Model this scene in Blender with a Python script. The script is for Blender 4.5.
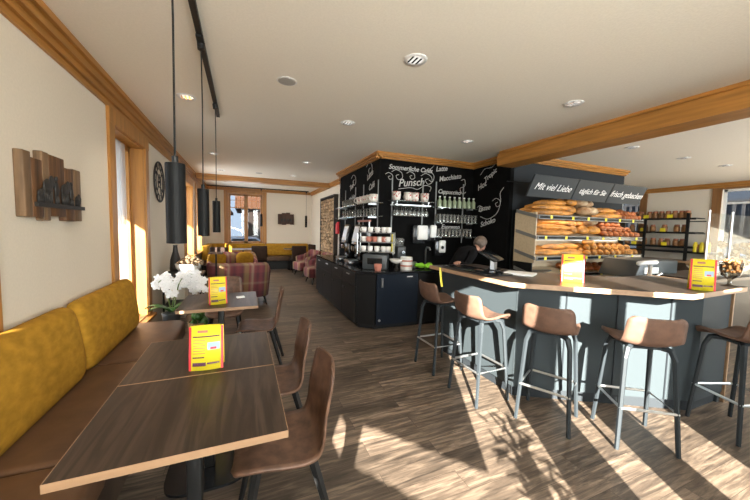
import bpy, bmesh, math, random
from mathutils import Vector, Matrix
random.seed(7)
PI = math.pi
S = bpy.context.scene
for o in list(bpy.data.objects): bpy.data.objects.remove(o)
COL = S.collection

# ------------------------------------------------------------------ camera, world, sun, exposure
def make_camera():
    f, yaw, pitch, roll = 312.33, math.radians(22.948), math.radians(3.988), math.radians(1.329)
    cy, sy, cp, sp = math.cos(yaw), math.sin(yaw), math.cos(pitch), math.sin(pitch)
    fwd = Vector((sy*cp, cy*cp, -sp)); right = Vector((cy, -sy, 0)); up = right.cross(fwd)
    cr, sr = math.cos(roll), math.sin(roll)
    r = right*cr + up*sr; u = up*cr - right*sr
    cam = bpy.data.cameras.new('camera'); cam.sensor_width = 36; cam.lens = f/750*36
    cam.clip_start = .02; cam.clip_end = 200
    o = bpy.data.objects.new('camera', cam); COL.objects.link(o)
    o.matrix_world = Matrix(((r.x, u.x, -fwd.x, 0), (r.y, u.y, -fwd.y, 0), (r.z, u.z, -fwd.z, 1.55), (0, 0, 0, 1)))
    S.camera = o
make_camera()
S.view_settings.view_transform = 'Standard'; S.view_settings.look = 'None'
S.view_settings.gamma = 1; S.view_settings.use_curve_mapping = False
S.view_settings.exposure = 1.42
W = bpy.data.worlds.new('sky'); S.world = W; W.use_nodes = True
bg = W.node_tree.nodes['Background']; bg.inputs[0].default_value = (.78, .88, 1, 1); bg.inputs[1].default_value = 2.2
def lamp(name, kind, loc, energy, color=(1, 1, 1), direction=None, **kw):
    l = bpy.data.lights.new(name, kind); l.energy = energy; l.color = color
    for k, v in kw.items(): setattr(l, k, v)
    o = bpy.data.objects.new(name, l); COL.objects.link(o); o.location = loc
    if direction: o.rotation_euler = Vector(direction).to_track_quat('-Z', 'Y').to_euler()
    return o
SUN = Vector((.448, .826, -.352)).normalized()
lamp('sun', 'SUN', (-5, -8, 8), 27, (1, .93, .84), SUN, angle=.006)
# daylight entering the big front windows, the left windows and the shop front on the right
lamp('daylight_front_windows', 'AREA', (.6, -2.1, 1.75), 310, (1, .97, .91), (0, 1, -.05), shape='RECTANGLE', size=4.2, size_y=2.0)
lamp('daylight_shop_front', 'AREA', (7.4, -2.1, 1.7), 190, (.95, .98, 1), (0, 1, -.05), shape='RECTANGLE', size=5, size_y=2.0)
lamp('daylight_rear_window', 'AREA', (.1, 12.75, 1.8), 60, (.95, .98, 1), (0, -1, -.05), shape='RECTANGLE', size=1.1, size_y=1.7)
lamp('daylight_left_windows', 'AREA', (-1.75, 9.3, 1.6), 90, (.97, .98, 1), (1, 0, -.05), shape='RECTANGLE', size=3.2, size_y=1.8)
CY = S.cycles
CY.use_denoising = True; CY.max_bounces = 8; CY.diffuse_bounces = 5; CY.glossy_bounces = 3
CY.transparent_max_bounces = 12; CY.sample_clamp_indirect = 4; CY.caustics_reflective = False; CY.caustics_refractive = False

# ------------------------------------------------------------------ materials
def nodes(name):
    m = bpy.data.materials.new(name); m.use_nodes = True
    nt = m.node_tree; return m, nt, nt.nodes['Principled BSDF']
def mat(name, col, rough=.5, metal=0, noise=0, scale=8, stretch=(1, 1, 1), bump=0, col2=None, spec=.5, emit=0, rand=0, sheen=0, ramp=(.32, .68), distort=0):
    m, nt, p = nodes(name); N, L = nt.nodes, nt.links
    p.inputs['Roughness'].default_value = rough; p.inputs['Metallic'].default_value = metal
    p.inputs['Specular IOR Level'].default_value = spec
    c = (*col, 1); p.inputs['Base Color'].default_value = c
    if sheen: p.inputs['Sheen Weight'].default_value = sheen
    if emit: p.inputs['Emission Color'].default_value = c; p.inputs['Emission Strength'].default_value = emit
    if noise or bump:
        tc = N.new('ShaderNodeTexCoord'); mp = N.new('ShaderNodeMapping'); mp.inputs['Scale'].default_value = stretch
        nz = N.new('ShaderNodeTexNoise'); nz.inputs['Scale'].default_value = scale; nz.inputs['Detail'].default_value = 6; nz.inputs['Distortion'].default_value = distort
        L.new(tc.outputs['Object'], mp.inputs['Vector']); L.new(mp.outputs[0], nz.inputs['Vector'])
    if noise:
        rp = N.new('ShaderNodeValToRGB'); c2 = col2 or tuple(v*(1-noise) for v in col)
        rp.color_ramp.elements[0].position = ramp[0]; rp.color_ramp.elements[0].color = (*c2, 1)
        rp.color_ramp.elements[1].position = ramp[1]; rp.color_ramp.elements[1].color = c
        L.new(nz.outputs['Fac'], rp.inputs['Fac']); src = rp.outputs[0]
        if rand:
            oi = N.new('ShaderNodeObjectInfo'); hs = N.new('ShaderNodeHueSaturation')
            mr = N.new('ShaderNodeMapRange'); mr.inputs[3].default_value = 1-rand; mr.inputs[4].default_value = 1+rand
            L.new(oi.outputs['Random'], mr.inputs[0]); L.new(mr.outputs[0], hs.inputs['Value']); L.new(src, hs.inputs['Color']); src = hs.outputs[0]
        L.new(src, p.inputs['Base Color'])
    if bump:
        b = N.new('ShaderNodeBump'); b.inputs['Strength'].default_value = bump; b.inputs['Distance'].default_value = .01
        L.new(nz.outputs['Fac'], b.inputs['Height']); L.new(b.outputs[0], p.inputs['Normal'])
    return m
def glass(name, tint=(1, 1, 1), refl=.12, rough=.02, add_diff=0):
    m = bpy.data.materials.new(name); m.use_nodes = True; nt = m.node_tree; N, L = nt.nodes, nt.links
    N.remove(N['Principled BSDF'])
    t = N.new('ShaderNodeBsdfTransparent'); t.inputs[0].default_value = (*tint, 1)
    g = N.new('ShaderNodeBsdfGlossy'); g.inputs['Roughness'].default_value = rough
    lw = N.new('ShaderNodeLayerWeight'); lw.inputs[0].default_value = .25
    mr = N.new('ShaderNodeMapRange'); mr.inputs[3].default_value = refl*.3; mr.inputs[4].default_value = min(1, refl*4)
    mx = N.new('ShaderNodeMixShader'); L.new(lw.outputs['Fresnel'], mr.inputs[0]); L.new(mr.outputs[0], mx.inputs[0])
    L.new(t.outputs[0], mx.inputs[1]); L.new(g.outputs[0], mx.inputs[2]); out = mx.outputs[0]
    if add_diff:
        d = N.new('ShaderNodeBsdfTranslucent') if add_diff < 0 else N.new('ShaderNodeBsdfDiffuse'); d.inputs[0].default_value = (.9, .9, .88, 1)
        m2 = N.new('ShaderNodeMixShader'); m2.inputs[0].default_value = abs(add_diff)
        L.new(out, m2.inputs[1]); L.new(d.outputs[0], m2.inputs[2]); out = m2.outputs[0]
    L.new(out, N['Material Output'].inputs[0]); return m
def plank_mat():
    m, nt, p = nodes('oak_vinyl_planks'); N, L = nt.nodes, nt.links
    tc = N.new('ShaderNodeTexCoord')
    br = N.new('ShaderNodeTexBrick'); br.inputs['Scale'].default_value = 1
    br.inputs['Brick Width'].default_value = 1.25; br.inputs['Row Height'].default_value = .155; br.inputs['Mortar Size'].default_value = .0016
    br.inputs['Color1'].default_value = (0, 0, 0, 1); br.inputs['Color2'].default_value = (1, 1, 1, 1); br.inputs['Mortar'].default_value = (.5, .5, .5, 1)
    br.offset = .37
    L.new(tc.outputs['Object'], br.inputs['Vector'])
    mp = N.new('ShaderNodeMapping'); mp.inputs['Scale'].default_value = (1.5, 16, 1); L.new(tc.outputs['Object'], mp.inputs['Vector'])
    ad = N.new('ShaderNodeVectorMath'); ad.operation = 'ADD'; L.new(mp.outputs[0], ad.inputs[0])
    sc = N.new('ShaderNodeVectorMath'); sc.operation = 'SCALE'; sc.inputs['Scale'].default_value = 7; L.new(br.outputs['Color'], sc.inputs[0]); L.new(sc.outputs[0], ad.inputs[1])
    n1 = N.new('ShaderNodeTexNoise'); n1.inputs['Scale'].default_value = 2.2; n1.inputs['Detail'].default_value = 8; n1.inputs['Roughness'].default_value = .65; n1.inputs['Distortion'].default_value = .6
    L.new(ad.outputs[0], n1.inputs['Vector'])
    rp = N.new('ShaderNodeValToRGB'); e = rp.color_ramp.elements
    e[0].position = .34; e[0].color = (.038, .028, .021, 1); e[1].position = .66; e[1].color = (.215, .160, .115, 1)
    x = e.new(.5); x.color = (.100, .073, .053, 1)
    L.new(n1.outputs['Fac'], rp.inputs['Fac'])
    hs = N.new('ShaderNodeHueSaturation'); mr = N.new('ShaderNodeMapRange'); mr.inputs[3].default_value = .6; mr.inputs[4].default_value = 1.35
    L.new(br.outputs['Color'], mr.inputs[0]); L.new(mr.outputs[0], hs.inputs['Value']); L.new(rp.outputs[0], hs.inputs['Color'])
    mx = N.new('ShaderNodeMix'); mx.data_type = 'RGBA'; L.new(br.outputs['Fac'], mx.inputs[0]); L.new(hs.outputs[0], mx.inputs[6]); mx.inputs[7].default_value = (.04, .028, .02, 1)
    L.new(mx.outputs[2], p.inputs['Base Color']); p.inputs['Roughness'].default_value = .42
    b = N.new('ShaderNodeBump'); b.inputs['Strength'].default_value = .15; b.inputs['Distance'].default_value = .004; L.new(n1.outputs['Fac'], b.inputs['Height']); L.new(b.outputs[0], p.inputs['Normal'])
    return m
def plaid_mat():
    m, nt, p = nodes('plaid_wool'); N, L = nt.nodes, nt.links
    tc = N.new('ShaderNodeTexCoord'); sp = N.new('ShaderNodeSeparateXYZ'); L.new(tc.outputs['Object'], sp.inputs[0])
    def bands(sock, period, stops, ofs=0):
        a = N.new('ShaderNodeMath'); a.operation = 'MULTIPLY_ADD'; a.inputs[1].default_value = 1/period; a.inputs[2].default_value = ofs; L.new(sock, a.inputs[0])
        f = N.new('ShaderNodeMath'); f.operation = 'FRACT'; L.new(a.outputs[0], f.inputs[0])
        r = N.new('ShaderNodeValToRGB'); r.color_ramp.interpolation = 'LINEAR'
        for i, (pos, c) in enumerate(stops):
            el = r.color_ramp.elements[i] if i < 2 else r.color_ramp.elements.new(pos)
            el.position = pos; el.color = (*c, 1)
        L.new(f.outputs[0], r.inputs[0]); return r.outputs[0]
    red, dk, mus, cream = (.22, .052, .058), (.10, .035, .045), (.27, .19, .075), (.40, .30, .21)
    st = [(0, red), (.99, red), (.2, dk), (.3, mus), (.42, mus), (.5, red), (.62, cream), (.7, red), (.85, dk)]
    ax = N.new('ShaderNodeMath'); ax.operation = 'ADD'; L.new(sp.outputs['X'], ax.inputs[0]); L.new(sp.outputs['Y'], ax.inputs[1])
    a = bands(ax.outputs[0], .42, st); b = bands(sp.outputs['Z'], .36, [(0, red), (.99, dk), (.35, red), (.45, cream), (.55, red), (.8, dk)], .2)
    mx = N.new('ShaderNodeMix'); mx.data_type = 'RGBA'; mx.inputs[0].default_value = .33; L.new(a, mx.inputs[6]); L.new(b, mx.inputs[7])
    L.new(mx.outputs[2], p.inputs['Base Color']); p.inputs['Roughness'].default_value = .9
    return m
M = {}
M['floor'] = plank_mat(); M['plaid'] = plaid_mat()
M['wall'] = mat('cream_plaster', (.76, .68, .56), .85, noise=.05, scale=60, bump=.12)
M['ceiling'] = mat('ceiling_plaster', (.90, .85, .75), .85, noise=.05, scale=70, bump=.18)
M['trim'] = mat('honey_pine', (.48, .215, .045), .42, noise=.35, scale=3, stretch=(5, .6, 9))
M['trim_x'] = mat('honey_pine_across', (.48, .215, .045), .42, noise=.35, scale=3, stretch=(.6, 5, 9))
M['trim_z'] = mat('honey_pine_upright', (.48, .215, .045), .42, noise=.35, scale=3, stretch=(7, 7, .5))
M['brown_frame'] = mat('brown_window_wood', (.28, .13, .045), .45, noise=.3, scale=3, stretch=(7, 7, .5))
M['chalk'] = mat('blackboard', (.0055, .0055, .0055), .85, noise=.3, scale=5, spec=.08)
M['chalkwhite'] = mat('white_chalk', (.52, .52, .50), .9)
M['greyboard'] = mat('anthracite_board', (.020, .024, .028), .6, spec=.2)
M['signboard'] = mat('slate_sign', (.030, .036, .041), .55, spec=.3)
M['white'] = mat('white_lacquer', (.8, .8, .79), .35)
M['table'] = mat('dark_oak_laminate', (.066, .044, .031), .38, noise=.5, scale=2.0, stretch=(7, .55, 1), bump=.05, spec=.25, ramp=(.40, .62), distort=2.2)
M['bar_top'] = mat('dark_bar_top', (.036, .026, .020), .35, noise=.45, scale=2.5, stretch=(.8, 7, 1), spec=.25, distort=1.5)
M['edge'] = mat('beech_edge', (.36, .22, .125), .45, noise=.2, scale=4, stretch=(1, 9, 9))
M['black'] = mat('black_steel', (.010, .010, .010), .45, spec=.3)
M['blackgloss'] = mat('black_gloss', (.01, .011, .013), .18)
M['leather'] = mat('brown_leather', (.165, .085, .052), .48, noise=.55, scale=17, bump=.1)
M['stool_leather'] = mat('tan_suede', (.135, .070, .044), .7, noise=.35, scale=16, bump=.12)
M['seat_leather'] = mat('bench_leather', (.135, .066, .032), .5, noise=.4, scale=6, bump=.12)
M['dark_leather'] = mat('dark_brown_leather', (.040, .021, .013), .6, noise=.3, scale=10, spec=.15)
M['relief_dark'] = mat('dark_relief_wood', (.085, .035, .018), .6, noise=.6, scale=6, stretch=(8, 8, 1))
M['velvet'] = mat('mustard_velvet', (.47, .245, .026), .9, noise=.30, scale=13, stretch=(1, 1, 1.8), bump=.25, spec=.15)
M['stool_metal'] = mat('anthracite_steel', (.022, .027, .031), .5, spec=.2)
M['steel'] = mat('brushed_steel', (.55, .57, .58), .28, metal=.9)
M['railsteel'] = mat('dull_rail_steel', (.26, .27, .27), .5)
M['chrome'] = mat('chrome', (.8, .8, .8), .12, metal=1)
M['barpanel'] = mat('blue_grey_laminate', (.038, .047, .052), .5, spec=.12)
M['counter'] = mat('black_cabinet', (.010, .0095, .0095), .45, spec=.18)
M['counter_blue'] = mat('dark_blue_fridge', (.006, .010, .018), .35, spec=.25)
M['lampblack'] = mat('black_lamp_metal', (.006, .0065, .007), .5, spec=.14)
M['glass'] = glass('window_glass', (.97, .985, .98), .10)
M['glass_dim'] = glass('view_dimming_glass', (.36, .38, .40), .08)  # tint added to dim the bright view outdoors
M['clear'] = glass('drinking_glass', (.88, .91, .90), .35, .03, .10)
M['smoky'] = glass('goblet_glass', (.62, .60, .55), .3, .03)
M['shelfglass'] = glass('green_shelf_glass', (.72, .86, .80), .3, .05, .16)
M['guard'] = glass('guard_glass', (.95, .97, .96), .03)
M['sheer'] = glass('sheer_voile', (1, 1, 1), .0, .5, -.42)
M['rust'] = mat('reclaimed_board', (.20, .092, .036), .6, noise=.72, scale=4, stretch=(9, 9, .8), bump=.2)
M['palewood'] = mat('pale_old_board', (.25, .15, .078), .6, noise=.5, scale=4, stretch=(9, 9, .8), bump=.2)
M['iron'] = mat('dark_iron', (.025, .022, .02), .55)
M['crust'] = mat('bread_crust', (.70, .29, .045), .5, noise=.78, scale=9, bump=.4, rand=.22)
M['crust_dark'] = mat('dark_crust', (.46, .125, .024), .5, noise=.6, scale=14, bump=.35, rand=.3)
M['crust_flour'] = mat('floured_crust', (.55, .42, .27), .75, noise=.65, scale=9, bump=.4, rand=.2, col2=(.22, .11, .045))
M['traywood'] = mat('light_shelf_wood', (.55, .43, .28), .5, noise=.15, scale=4, stretch=(1, 8, 8))
M['shelffront'] = mat('grey_shelf_front', (.17, .165, .155), .45)
M['yellow'] = mat('yellow_print', (.80, .66, .03), .45)
M['yellowpale'] = mat('pale_yellow_print', (.80, .72, .22), .5)
M['red'] = mat('red_print', (.68, .035, .05), .45)
M['purple'] = mat('dark_print', (.09, .025, .05), .5)
M['skyprint'] = mat('blue_photo_print', (.35, .48, .65), .5)
M['ceramic'] = mat('white_ceramic', (.80, .78, .75), .2)
M['terracotta'] = mat('pink_terracotta', (.46, .17, .12), .55)
M['green'] = mat('lime_cloth', (.25, .62, .03), .8)
M['leaf'] = mat('orchid_leaf', (.05, .16, .025), .4, noise=.3, scale=6)
M['stem'] = mat('green_stem', (.12, .20, .04), .5)
M['petal'] = mat('white_petal', (.88, .88, .88), .6)
M['dried'] = mat('dried_flowers', (.40, .27, .16), .9, noise=.5, scale=30)
M['basket'] = mat('wicker', (.35, .22, .10), .8, noise=.6, scale=40)
M['log'] = mat('log_end', (.62, .42, .24), .8, noise=.5, scale=16, rand=.4)
M['gap_shade'] = mat('dark_gap', (.012, .008, .005), .9)
M['jarfill'] = mat('biscuit_pack', (.33, .15, .05), .55, noise=.55, scale=24, rand=.3)
M['jarlid'] = mat('brown_pack_top', (.30, .10, .05), .5)
M['bottle'] = mat('pale_green_bottle', (.30, .36, .23), .25)
M['skin'] = mat('skin', (.50, .27, .19), .5)
M['hair'] = mat('brown_grey_hair', (.14, .10, .075), .6, noise=.5, scale=40)
M['cloth_black'] = mat('black_clothing', (.006, .006, .007), .9, spec=.1)
M['espresso_white'] = mat('machine_white', (.72, .72, .70), .3)
M['screen'] = mat('dark_screen', (.01, .012, .014), .12)
M['greymetal'] = mat('grey_cabinet', (.05, .056, .06), .4, metal=.1)
M['lampglow'] = mat('lamp_reflector', (.85, .83, .78), .2, metal=.6, emit=.35)
M['grille'] = mat('speaker_grille', (.42, .41, .39), .7)
M['cupprint'] = mat('printed_mug', (.80, .76, .70), .35, noise=.7, scale=26, col2=(.50, .08, .06), ramp=(.40, .44))
M['snow'] = mat('outside_ground', (.10, .10, .10), .9)
M['house'] = mat('house_plaster', (.085, .10, .125), .9)
M['housebrown'] = mat('house_timber', (.12, .08, .06), .9, noise=.4, scale=4, stretch=(1, 1, 8))
M['roof'] = mat('orange_roof_tile', (.26, .10, .04), .85, noise=.35, scale=10)
M['carpaint'] = mat('silver_car_paint', (.40, .43, .48), .25, metal=.4)
M['carblue'] = mat('blue_car_paint', (.12, .22, .38), .25, metal=.3)
M['carglass'] = mat('car_glass', (.02, .025, .03), .1)
M['tyre'] = mat('tyre', (.015, .015, .015), .8)
M['slat'] = mat('dark_slats', (.10, .09, .085), .7)

# ------------------------------------------------------------------ mesh helpers
class MB:
    def __init__(s): s.bm = bmesh.new()
    def _add(s, verts, faces):
        vs = [s.bm.verts.new(v) for v in verts]
        for f in faces:
            try: s.bm.faces.new([vs[i] for i in f])
            except ValueError: pass
        return s
    def box(s, x0, x1, y0, y1, z0, z1, mtx=None):
        v = [Vector(p) for p in ((x0,y0,z0),(x1,y0,z0),(x1,y1,z0),(x0,y1,z0),(x0,y0,z1),(x1,y0,z1),(x1,y1,z1),(x0,y1,z1))]
        if mtx: v = [mtx @ p for p in v]
        return s._add(v, [(0,3,2,1),(4,5,6,7),(0,1,5,4),(1,2,6,5),(2,3,7,6),(3,0,4,7)])
    def prism(s, poly, z0, z1, mtx=None):
        n = len(poly); v = [Vector((x, y, z0)) for x, y in poly] + [Vector((x, y, z1)) for x, y in poly]
        if mtx: v = [mtx @ p for p in v]
        return s._add(v, [tuple(range(n))[::-1], tuple(range(n, 2*n))] + [(i, (i+1) % n, n+(i+1) % n, n+i) for i in range(n)])
    def lathe(s, prof, n=24, mtx=None, c=(0, 0, 0), cap=True):
        v = []
        for r, z in prof:
            for k in range(n):
                a = 2*PI*k/n; v.append(Vector((c[0]+r*math.cos(a), c[1]+r*math.sin(a), c[2]+z)))
        if mtx: v = [mtx @ p for p in v]
        f = []
        for i in range(len(prof)-1):
            for k in range(n): f.append((i*n+k, i*n+(k+1) % n, (i+1)*n+(k+1) % n, (i+1)*n+k))
        if cap: f.append(tuple(range(n))[::-1]); f.append(tuple(range((len(prof)-1)*n, len(prof)*n)))
        return s._add(v, f)
    def tube(s, pts, r, n=8, r1=None, flat=None):
        pts = [Vector(p) for p in pts]; m = len(pts); v = []
        prev = None
        for i, p in enumerate(pts):
            t = (pts[min(i+1, m-1)]-pts[max(i-1, 0)]).normalized()
            if prev is None:
                a = t.cross(Vector((0, 0, 1)))
                if a.length < 1e-3: a = Vector((1, 0, 0))
            else: a = prev - t*prev.dot(t)
            a.normalize(); prev = a; b = t.cross(a)
            rr = r if r1 is None else r+(r1-r)*i/(m-1)
            for k in range(n):
                w = 2*PI*k/n+PI/n; v.append(p+a*(rr*math.cos(w))+b*(rr*math.sin(w)*(flat or 1)))
        f = [(i*n+k, i*n+(k+1) % n, (i+1)*n+(k+1) % n, (i+1)*n+k) for i in range(m-1) for k in range(n)]
        return s._add(v, f+[tuple(range(n))[::-1], tuple(range((m-1)*n, m*n))])
    def ell(s, c, r, n=14, m=9, rot=None, fn=None):
        v = []; f = []
        R = rot or Matrix.Identity(3)
        for i in range(m+1):
            th = PI*i/m
            for k in range(n):
                ph = 2*PI*k/n; q = Vector((r[0]*math.sin(th)*math.cos(ph), r[1]*math.sin(th)*math.sin(ph), r[2]*math.cos(th)))
                if fn: q = fn(q)
                v.append(Vector(c)+R@q)
        for i in range(m):
            for k in range(n): f.append((i*n+k, (i+1)*n+k, (i+1)*n+(k+1) % n, i*n+(k+1) % n))
        s._add(v, f); return s
    def grid(s, rows):
        n = len(rows[0]); v = [Vector(p) for r in rows for p in r]
        return s._add(v, [(i*n+k, i*n+k+1, (i+1)*n+k+1, (i+1)*n+k) for i in range(len(rows)-1) for k in range(n-1)])
    def text(s, body, size, org, right, up, shear=.25, ext=.0008, align='LEFT', bold=0):
        cu = bpy.data.curves.new('lettering', 'FONT'); cu.body = body; cu.size = size; cu.shear = shear; cu.extrude = ext; cu.align_x = align; cu.offset = bold
        o = bpy.data.objects.new('lettering', cu); COL.objects.link(o); bpy.context.view_layer.update()
        me = bpy.data.meshes.new_from_object(o.evaluated_get(bpy.context.evaluated_depsgraph_get()))
        r = Vector(right).normalized(); u = Vector(up).normalized(); w = r.cross(u)
        mt = Matrix(((r.x, u.x, w.x, org[0]), (r.y, u.y, w.y, org[1]), (r.z, u.z, w.z, org[2]), (0, 0, 0, 1)))
        me.transform(mt); s.bm.from_mesh(me)
        bpy.data.objects.remove(o); bpy.data.curves.remove(cu); bpy.data.meshes.remove(me); return s
    def build(s, name, m, parent=None, smooth=False, bevel=0, loc=(0, 0, 0), rz=0, solid=0, seg=2, sub=0):
        bmesh.ops.remove_doubles(s.bm, verts=s.bm.verts, dist=1e-6)
        bmesh.ops.recalc_face_normals(s.bm, faces=s.bm.faces)
        me = bpy.data.meshes.new(name); s.bm.to_mesh(me); s.bm.free()
        me.materials.append(M[m] if isinstance(m, str) else m)
        if smooth:
            for p in me.polygons: p.use_smooth = True
        o = bpy.data.objects.new(name, me); COL.objects.link(o); o.location = loc; o.rotation_euler = (0, 0, rz)
        if parent: o.parent = parent
        if solid:
            q = o.modifiers.new('thickness', 'SOLIDIFY'); q.thickness = solid; q.offset = 0
        if bevel:
            q = o.modifiers.new('bevel', 'BEVEL'); q.width = bevel; q.segments = seg; q.limit_method = 'ANGLE'; q.angle_limit = math.radians(40)
            for p in me.polygons: p.use_smooth = True
        if sub:
            q = o.modifiers.new('smooth', 'SUBSURF'); q.levels = q.render_levels = sub
        return o
def tag(o, label, cat, group=None, kind=None):
    o['label'] = label; o['category'] = cat
    if group: o['group'] = group
    if kind: o['kind'] = kind
    return o
def thing(name, label, cat, loc=(0, 0, 0), rz=0, group=None):
    o = bpy.data.objects.new(name, None); COL.objects.link(o); o.location = loc; o.rotation_euler = (0, 0, rz); o.empty_display_size = .05
    return tag(o, label, cat, group)
def struct(o): o['kind'] = 'structure'; return o
def dup(o, loc, rz=None, label=None, group=None):
    def cp(x, par):
        c = x.copy(); COL.objects.link(c); c.parent = par
        for ch in KIDS.get(x.name) or list(x.children): cp(ch, c)
        return c
    r = cp(o, None); r.location = loc
    if rz is not None: r.rotation_euler = (0, 0, rz)
    if label: r['label'] = label
    if group: r['group'] = group
    return r
KIDS = {}
def spline(pts, n=6):
    out = []
    P = [Vector(p) for p in pts]; P = [P[0]*2-P[1]]+P+[P[-1]*2-P[-2]]
    for i in range(1, len(P)-2):
        for k in range(n):
            t = k/n; a, b, c, d = P[i-1], P[i], P[i+1], P[i+2]
            out.append(.5*((2*b)+(c-a)*t+(2*a-5*b+4*c-d)*t*t+(3*b-a-3*c+d)*t**3))
    out.append(P[-2]); return out

# ------------------------------------------------------------------ the room shell
HC = 2.86
XL, YF, YB = -1.2, -1.5, 12.2
def wall(name, axis, plane, thick, u0, u1, holes=(), m='wall', z0=0, z1=HC):
    us = sorted({u0, u1, *[h for q in holes for h in q[:2]]}); zs = sorted({z0, z1, *[h for q in holes for h in q[2:]]})
    b = MB()
    for i in range(len(us)-1):
        for j in range(len(zs)-1):
            uc, zc = (us[i]+us[i+1])/2, (zs[j]+zs[j+1])/2
            if any(q[0] < uc < q[1] and q[2] < zc < q[3] for q in holes): continue
            p0, p1 = sorted((plane, plane+thick))
            if axis == 'x': b.box(p0, p1, us[i], us[i+1], zs[j], zs[j+1])
            else: b.box(us[i], us[i+1], p0, p1, zs[j], zs[j+1])
    return struct(b.build(name, m))
struct(MB().box(XL-.3, 11.2, YF-.3, YB+.3, -.1, 0).build('floor', 'floor'))
struct(MB().box(XL-.3, 11.2, YF-.3, YB+.3, HC, HC+.12).build('ceiling', 'ceiling'))
W0, W1, W2, W3 = (1.45, 2.12, .9, 2.5), (3.97, 5.04, .3, 2.52), (8.15, 9.25, .75, 2.5), (9.9, 10.9, .75, 2.5)
wall('wall_left', 'x', XL, -.3, -.9, YB+.3, [W0, W1, W2, W3])
wall('wall_left_front', 'x', XL, -.02, YF-.1, -.9, [(-1.42, -1.18, 1.41, 1.535)])  # thin wall section with a slit added to admit a band of sun
WF = [(XL+.005, .37, .55, 2.78), (.74, 1.08, .55, 2.78), (1.36, 1.85, .55, 2.78), (2.15, 2.55, 2.25, 2.78), (5.2, 6.6, .6, 2.6), (6.9, 8.3, .6, 2.6), (8.6, 10, .6, 2.6)]
wall('wall_front', 'y', YF, -.1, XL, 11.2, WF)
FW = (-.47, .66, .90, 2.66)
wall('wall_back', 'y', YB, .3, XL, 2.75, [FW])
wall('wall_back_right', 'x', 2.45, .25, 7.45, YB)
RW, RW2 = (2.25, 3.85, .95, 2.70), (5.57, 6.75, 1.0, 2.6)
wall('wall_right', 'x', 10.9, .25, YF, 7.7, [RW, RW2])
wall('wall_right_rear', 'y', 7.5, .2, 7.2, 11.15)
# the black block behind the bar
chalk_left = wall('wall_chalk_left', 'x', 2.2, .08, 5.13, 7.5, m='chalk')
chalk_front = wall('wall_chalk_front', 'y', 5.05, .08, 2.2, 4.31, m='chalk')
chalk_side = wall('wall_chalk_side', 'x', 4.23, .08, 4.11, 5.05, m='chalk')
wall('wall_bread', 'y', 4.11, .12, 4.31, 7.4, m='greyboard')
wall('wall_block_end', 'x', 7.28, .12, 4.23, 7.5, m='wall')
wall('wall_block_rear', 'y', 7.42, .08, 2.2, 7.28, m='wall')

# ---- trim
tn = [0]
def trim(b, m): tn[0] += 1; return struct(b.build('trim_%d' % tn[0], m))
def crown_y(x, sgn, y0, y1, zt=HC, steps=((0, .02, .20), (.02, .045, .15), (.045, .075, .10), (.075, .105, .045))):
    b = MB()
    for a, c, h in steps:
        x0, x1 = sorted((x+sgn*a, x+sgn*c)); b.box(x0, x1, y0, y1, zt-h, zt)
    return b
def crown_x(y, sgn, x0, x1, zt=HC, steps=((0, .02, .20), (.02, .045, .15), (.045, .075, .10), (.075, .105, .045))):
    b = MB()
    for a, c, h in steps:
        y0, y1 = sorted((y+sgn*a, y+sgn*c)); b.box(x0, x1, y0, y1, zt-h, zt)
    return b
SM = ((0, .035, .10), (.035, .07, .075), (.07, .105, .04))
trim(crown_y(XL, 1, YF, YB), 'trim')
trim(crown_x(YB, -1, XL, 2.45, steps=((0, .03, .10), (.03, .06, .06))), 'trim_x')
trim(crown_y(2.45, -1, 7.5, YB, steps=((0, .03, .13), (.03, .07, .07))), 'trim')
trim(crown_y(2.2, -1, 4.95, 7.5, steps=SM), 'trim')
trim(crown_x(5.05, -1, 2.1, 4.23, steps=SM), 'trim_x')
trim(crown_y(4.23, -1, 4.02, 5.05, steps=SM), 'trim')
trim(crown_x(4.11, -1, 4.15, 7.4, steps=SM), 'trim_x')
trim(crown_y(10.9, -1, YF, 7.5, steps=((0, .03, .12), (.03, .07, .06))), 'trim')
b = MB().box(3.92, 4.26, YF, 4.11, 2.635, HC-.03).box(3.90, 4.28, YF, 4.05, HC-.035, HC); trim(b, 'trim')
b = MB().box(XL+.1, 2.45, 9.3, 9.55, 2.73, HC).box(XL+.1, 2.45, 9.26, 9.59, HC-.03, HC); trim(b, 'trim_x')

# ---- windows
def casing_x(x, y0, y1, z0, z1, w=.14, t=.025, sill=True, m='trim_z'):
    b = MB(); b.box(x, x+t, y0-w, y0, z0, z1).box(x, x+t, y1, y1+w, z0, z1).box(x, x+t+.004, y0-w-.004, y1+w+.004, z1, HC-.201 if z1+.3 > HC-.2 else z1+.15)
    if sill: b.box(x-.05, x+t+.05, y0-w, y1+w, z0-.04, z0)
    return trim(b, m)
def win_x(n, x, y0, y1, z0, z1, mull, bars=(), fw=.06, m='trim_z', pane='glass'):
    t = .05; b = MB(); x0, x1 = x-t/2, x+t/2
    b.box(x0, x1, y0, y0+fw, z0, z1).box(x0, x1, y1-fw, y1, z0, z1).box(x0, x1, y0, y1, z0, z0+fw).box(x0, x1, y0, y1, z1-fw, z1)
    for y, w in mull: b.box(x0, x1, y-w/2, y+w/2, z0, z1)
    for z, w in bars: b.box(x0+.01, x1-.01, y0, y1, z-w/2, z+w/2)
    o = struct(b.build('window_%d' % n, m))
    MB().box(x-.004, x+.004, y0+.02, y1-.02, z0+.02, z1-.02).build('glass', pane, o)
    return o
def reveal_x(x0, x1, y0, y1, z0, z1, m='trim_z', t=.012):
    x0, x1 = sorted((x0, x1))
    b = MB().box(x0, x1, y0, y0+t, z0, z1).box(x0, x1, y1-t, y1, z0, z1).box(x0, x1, y0, y1, z1-t, z1).box(x0, x1, y0, y1, z0, z0+t); return trim(b, m)
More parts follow.
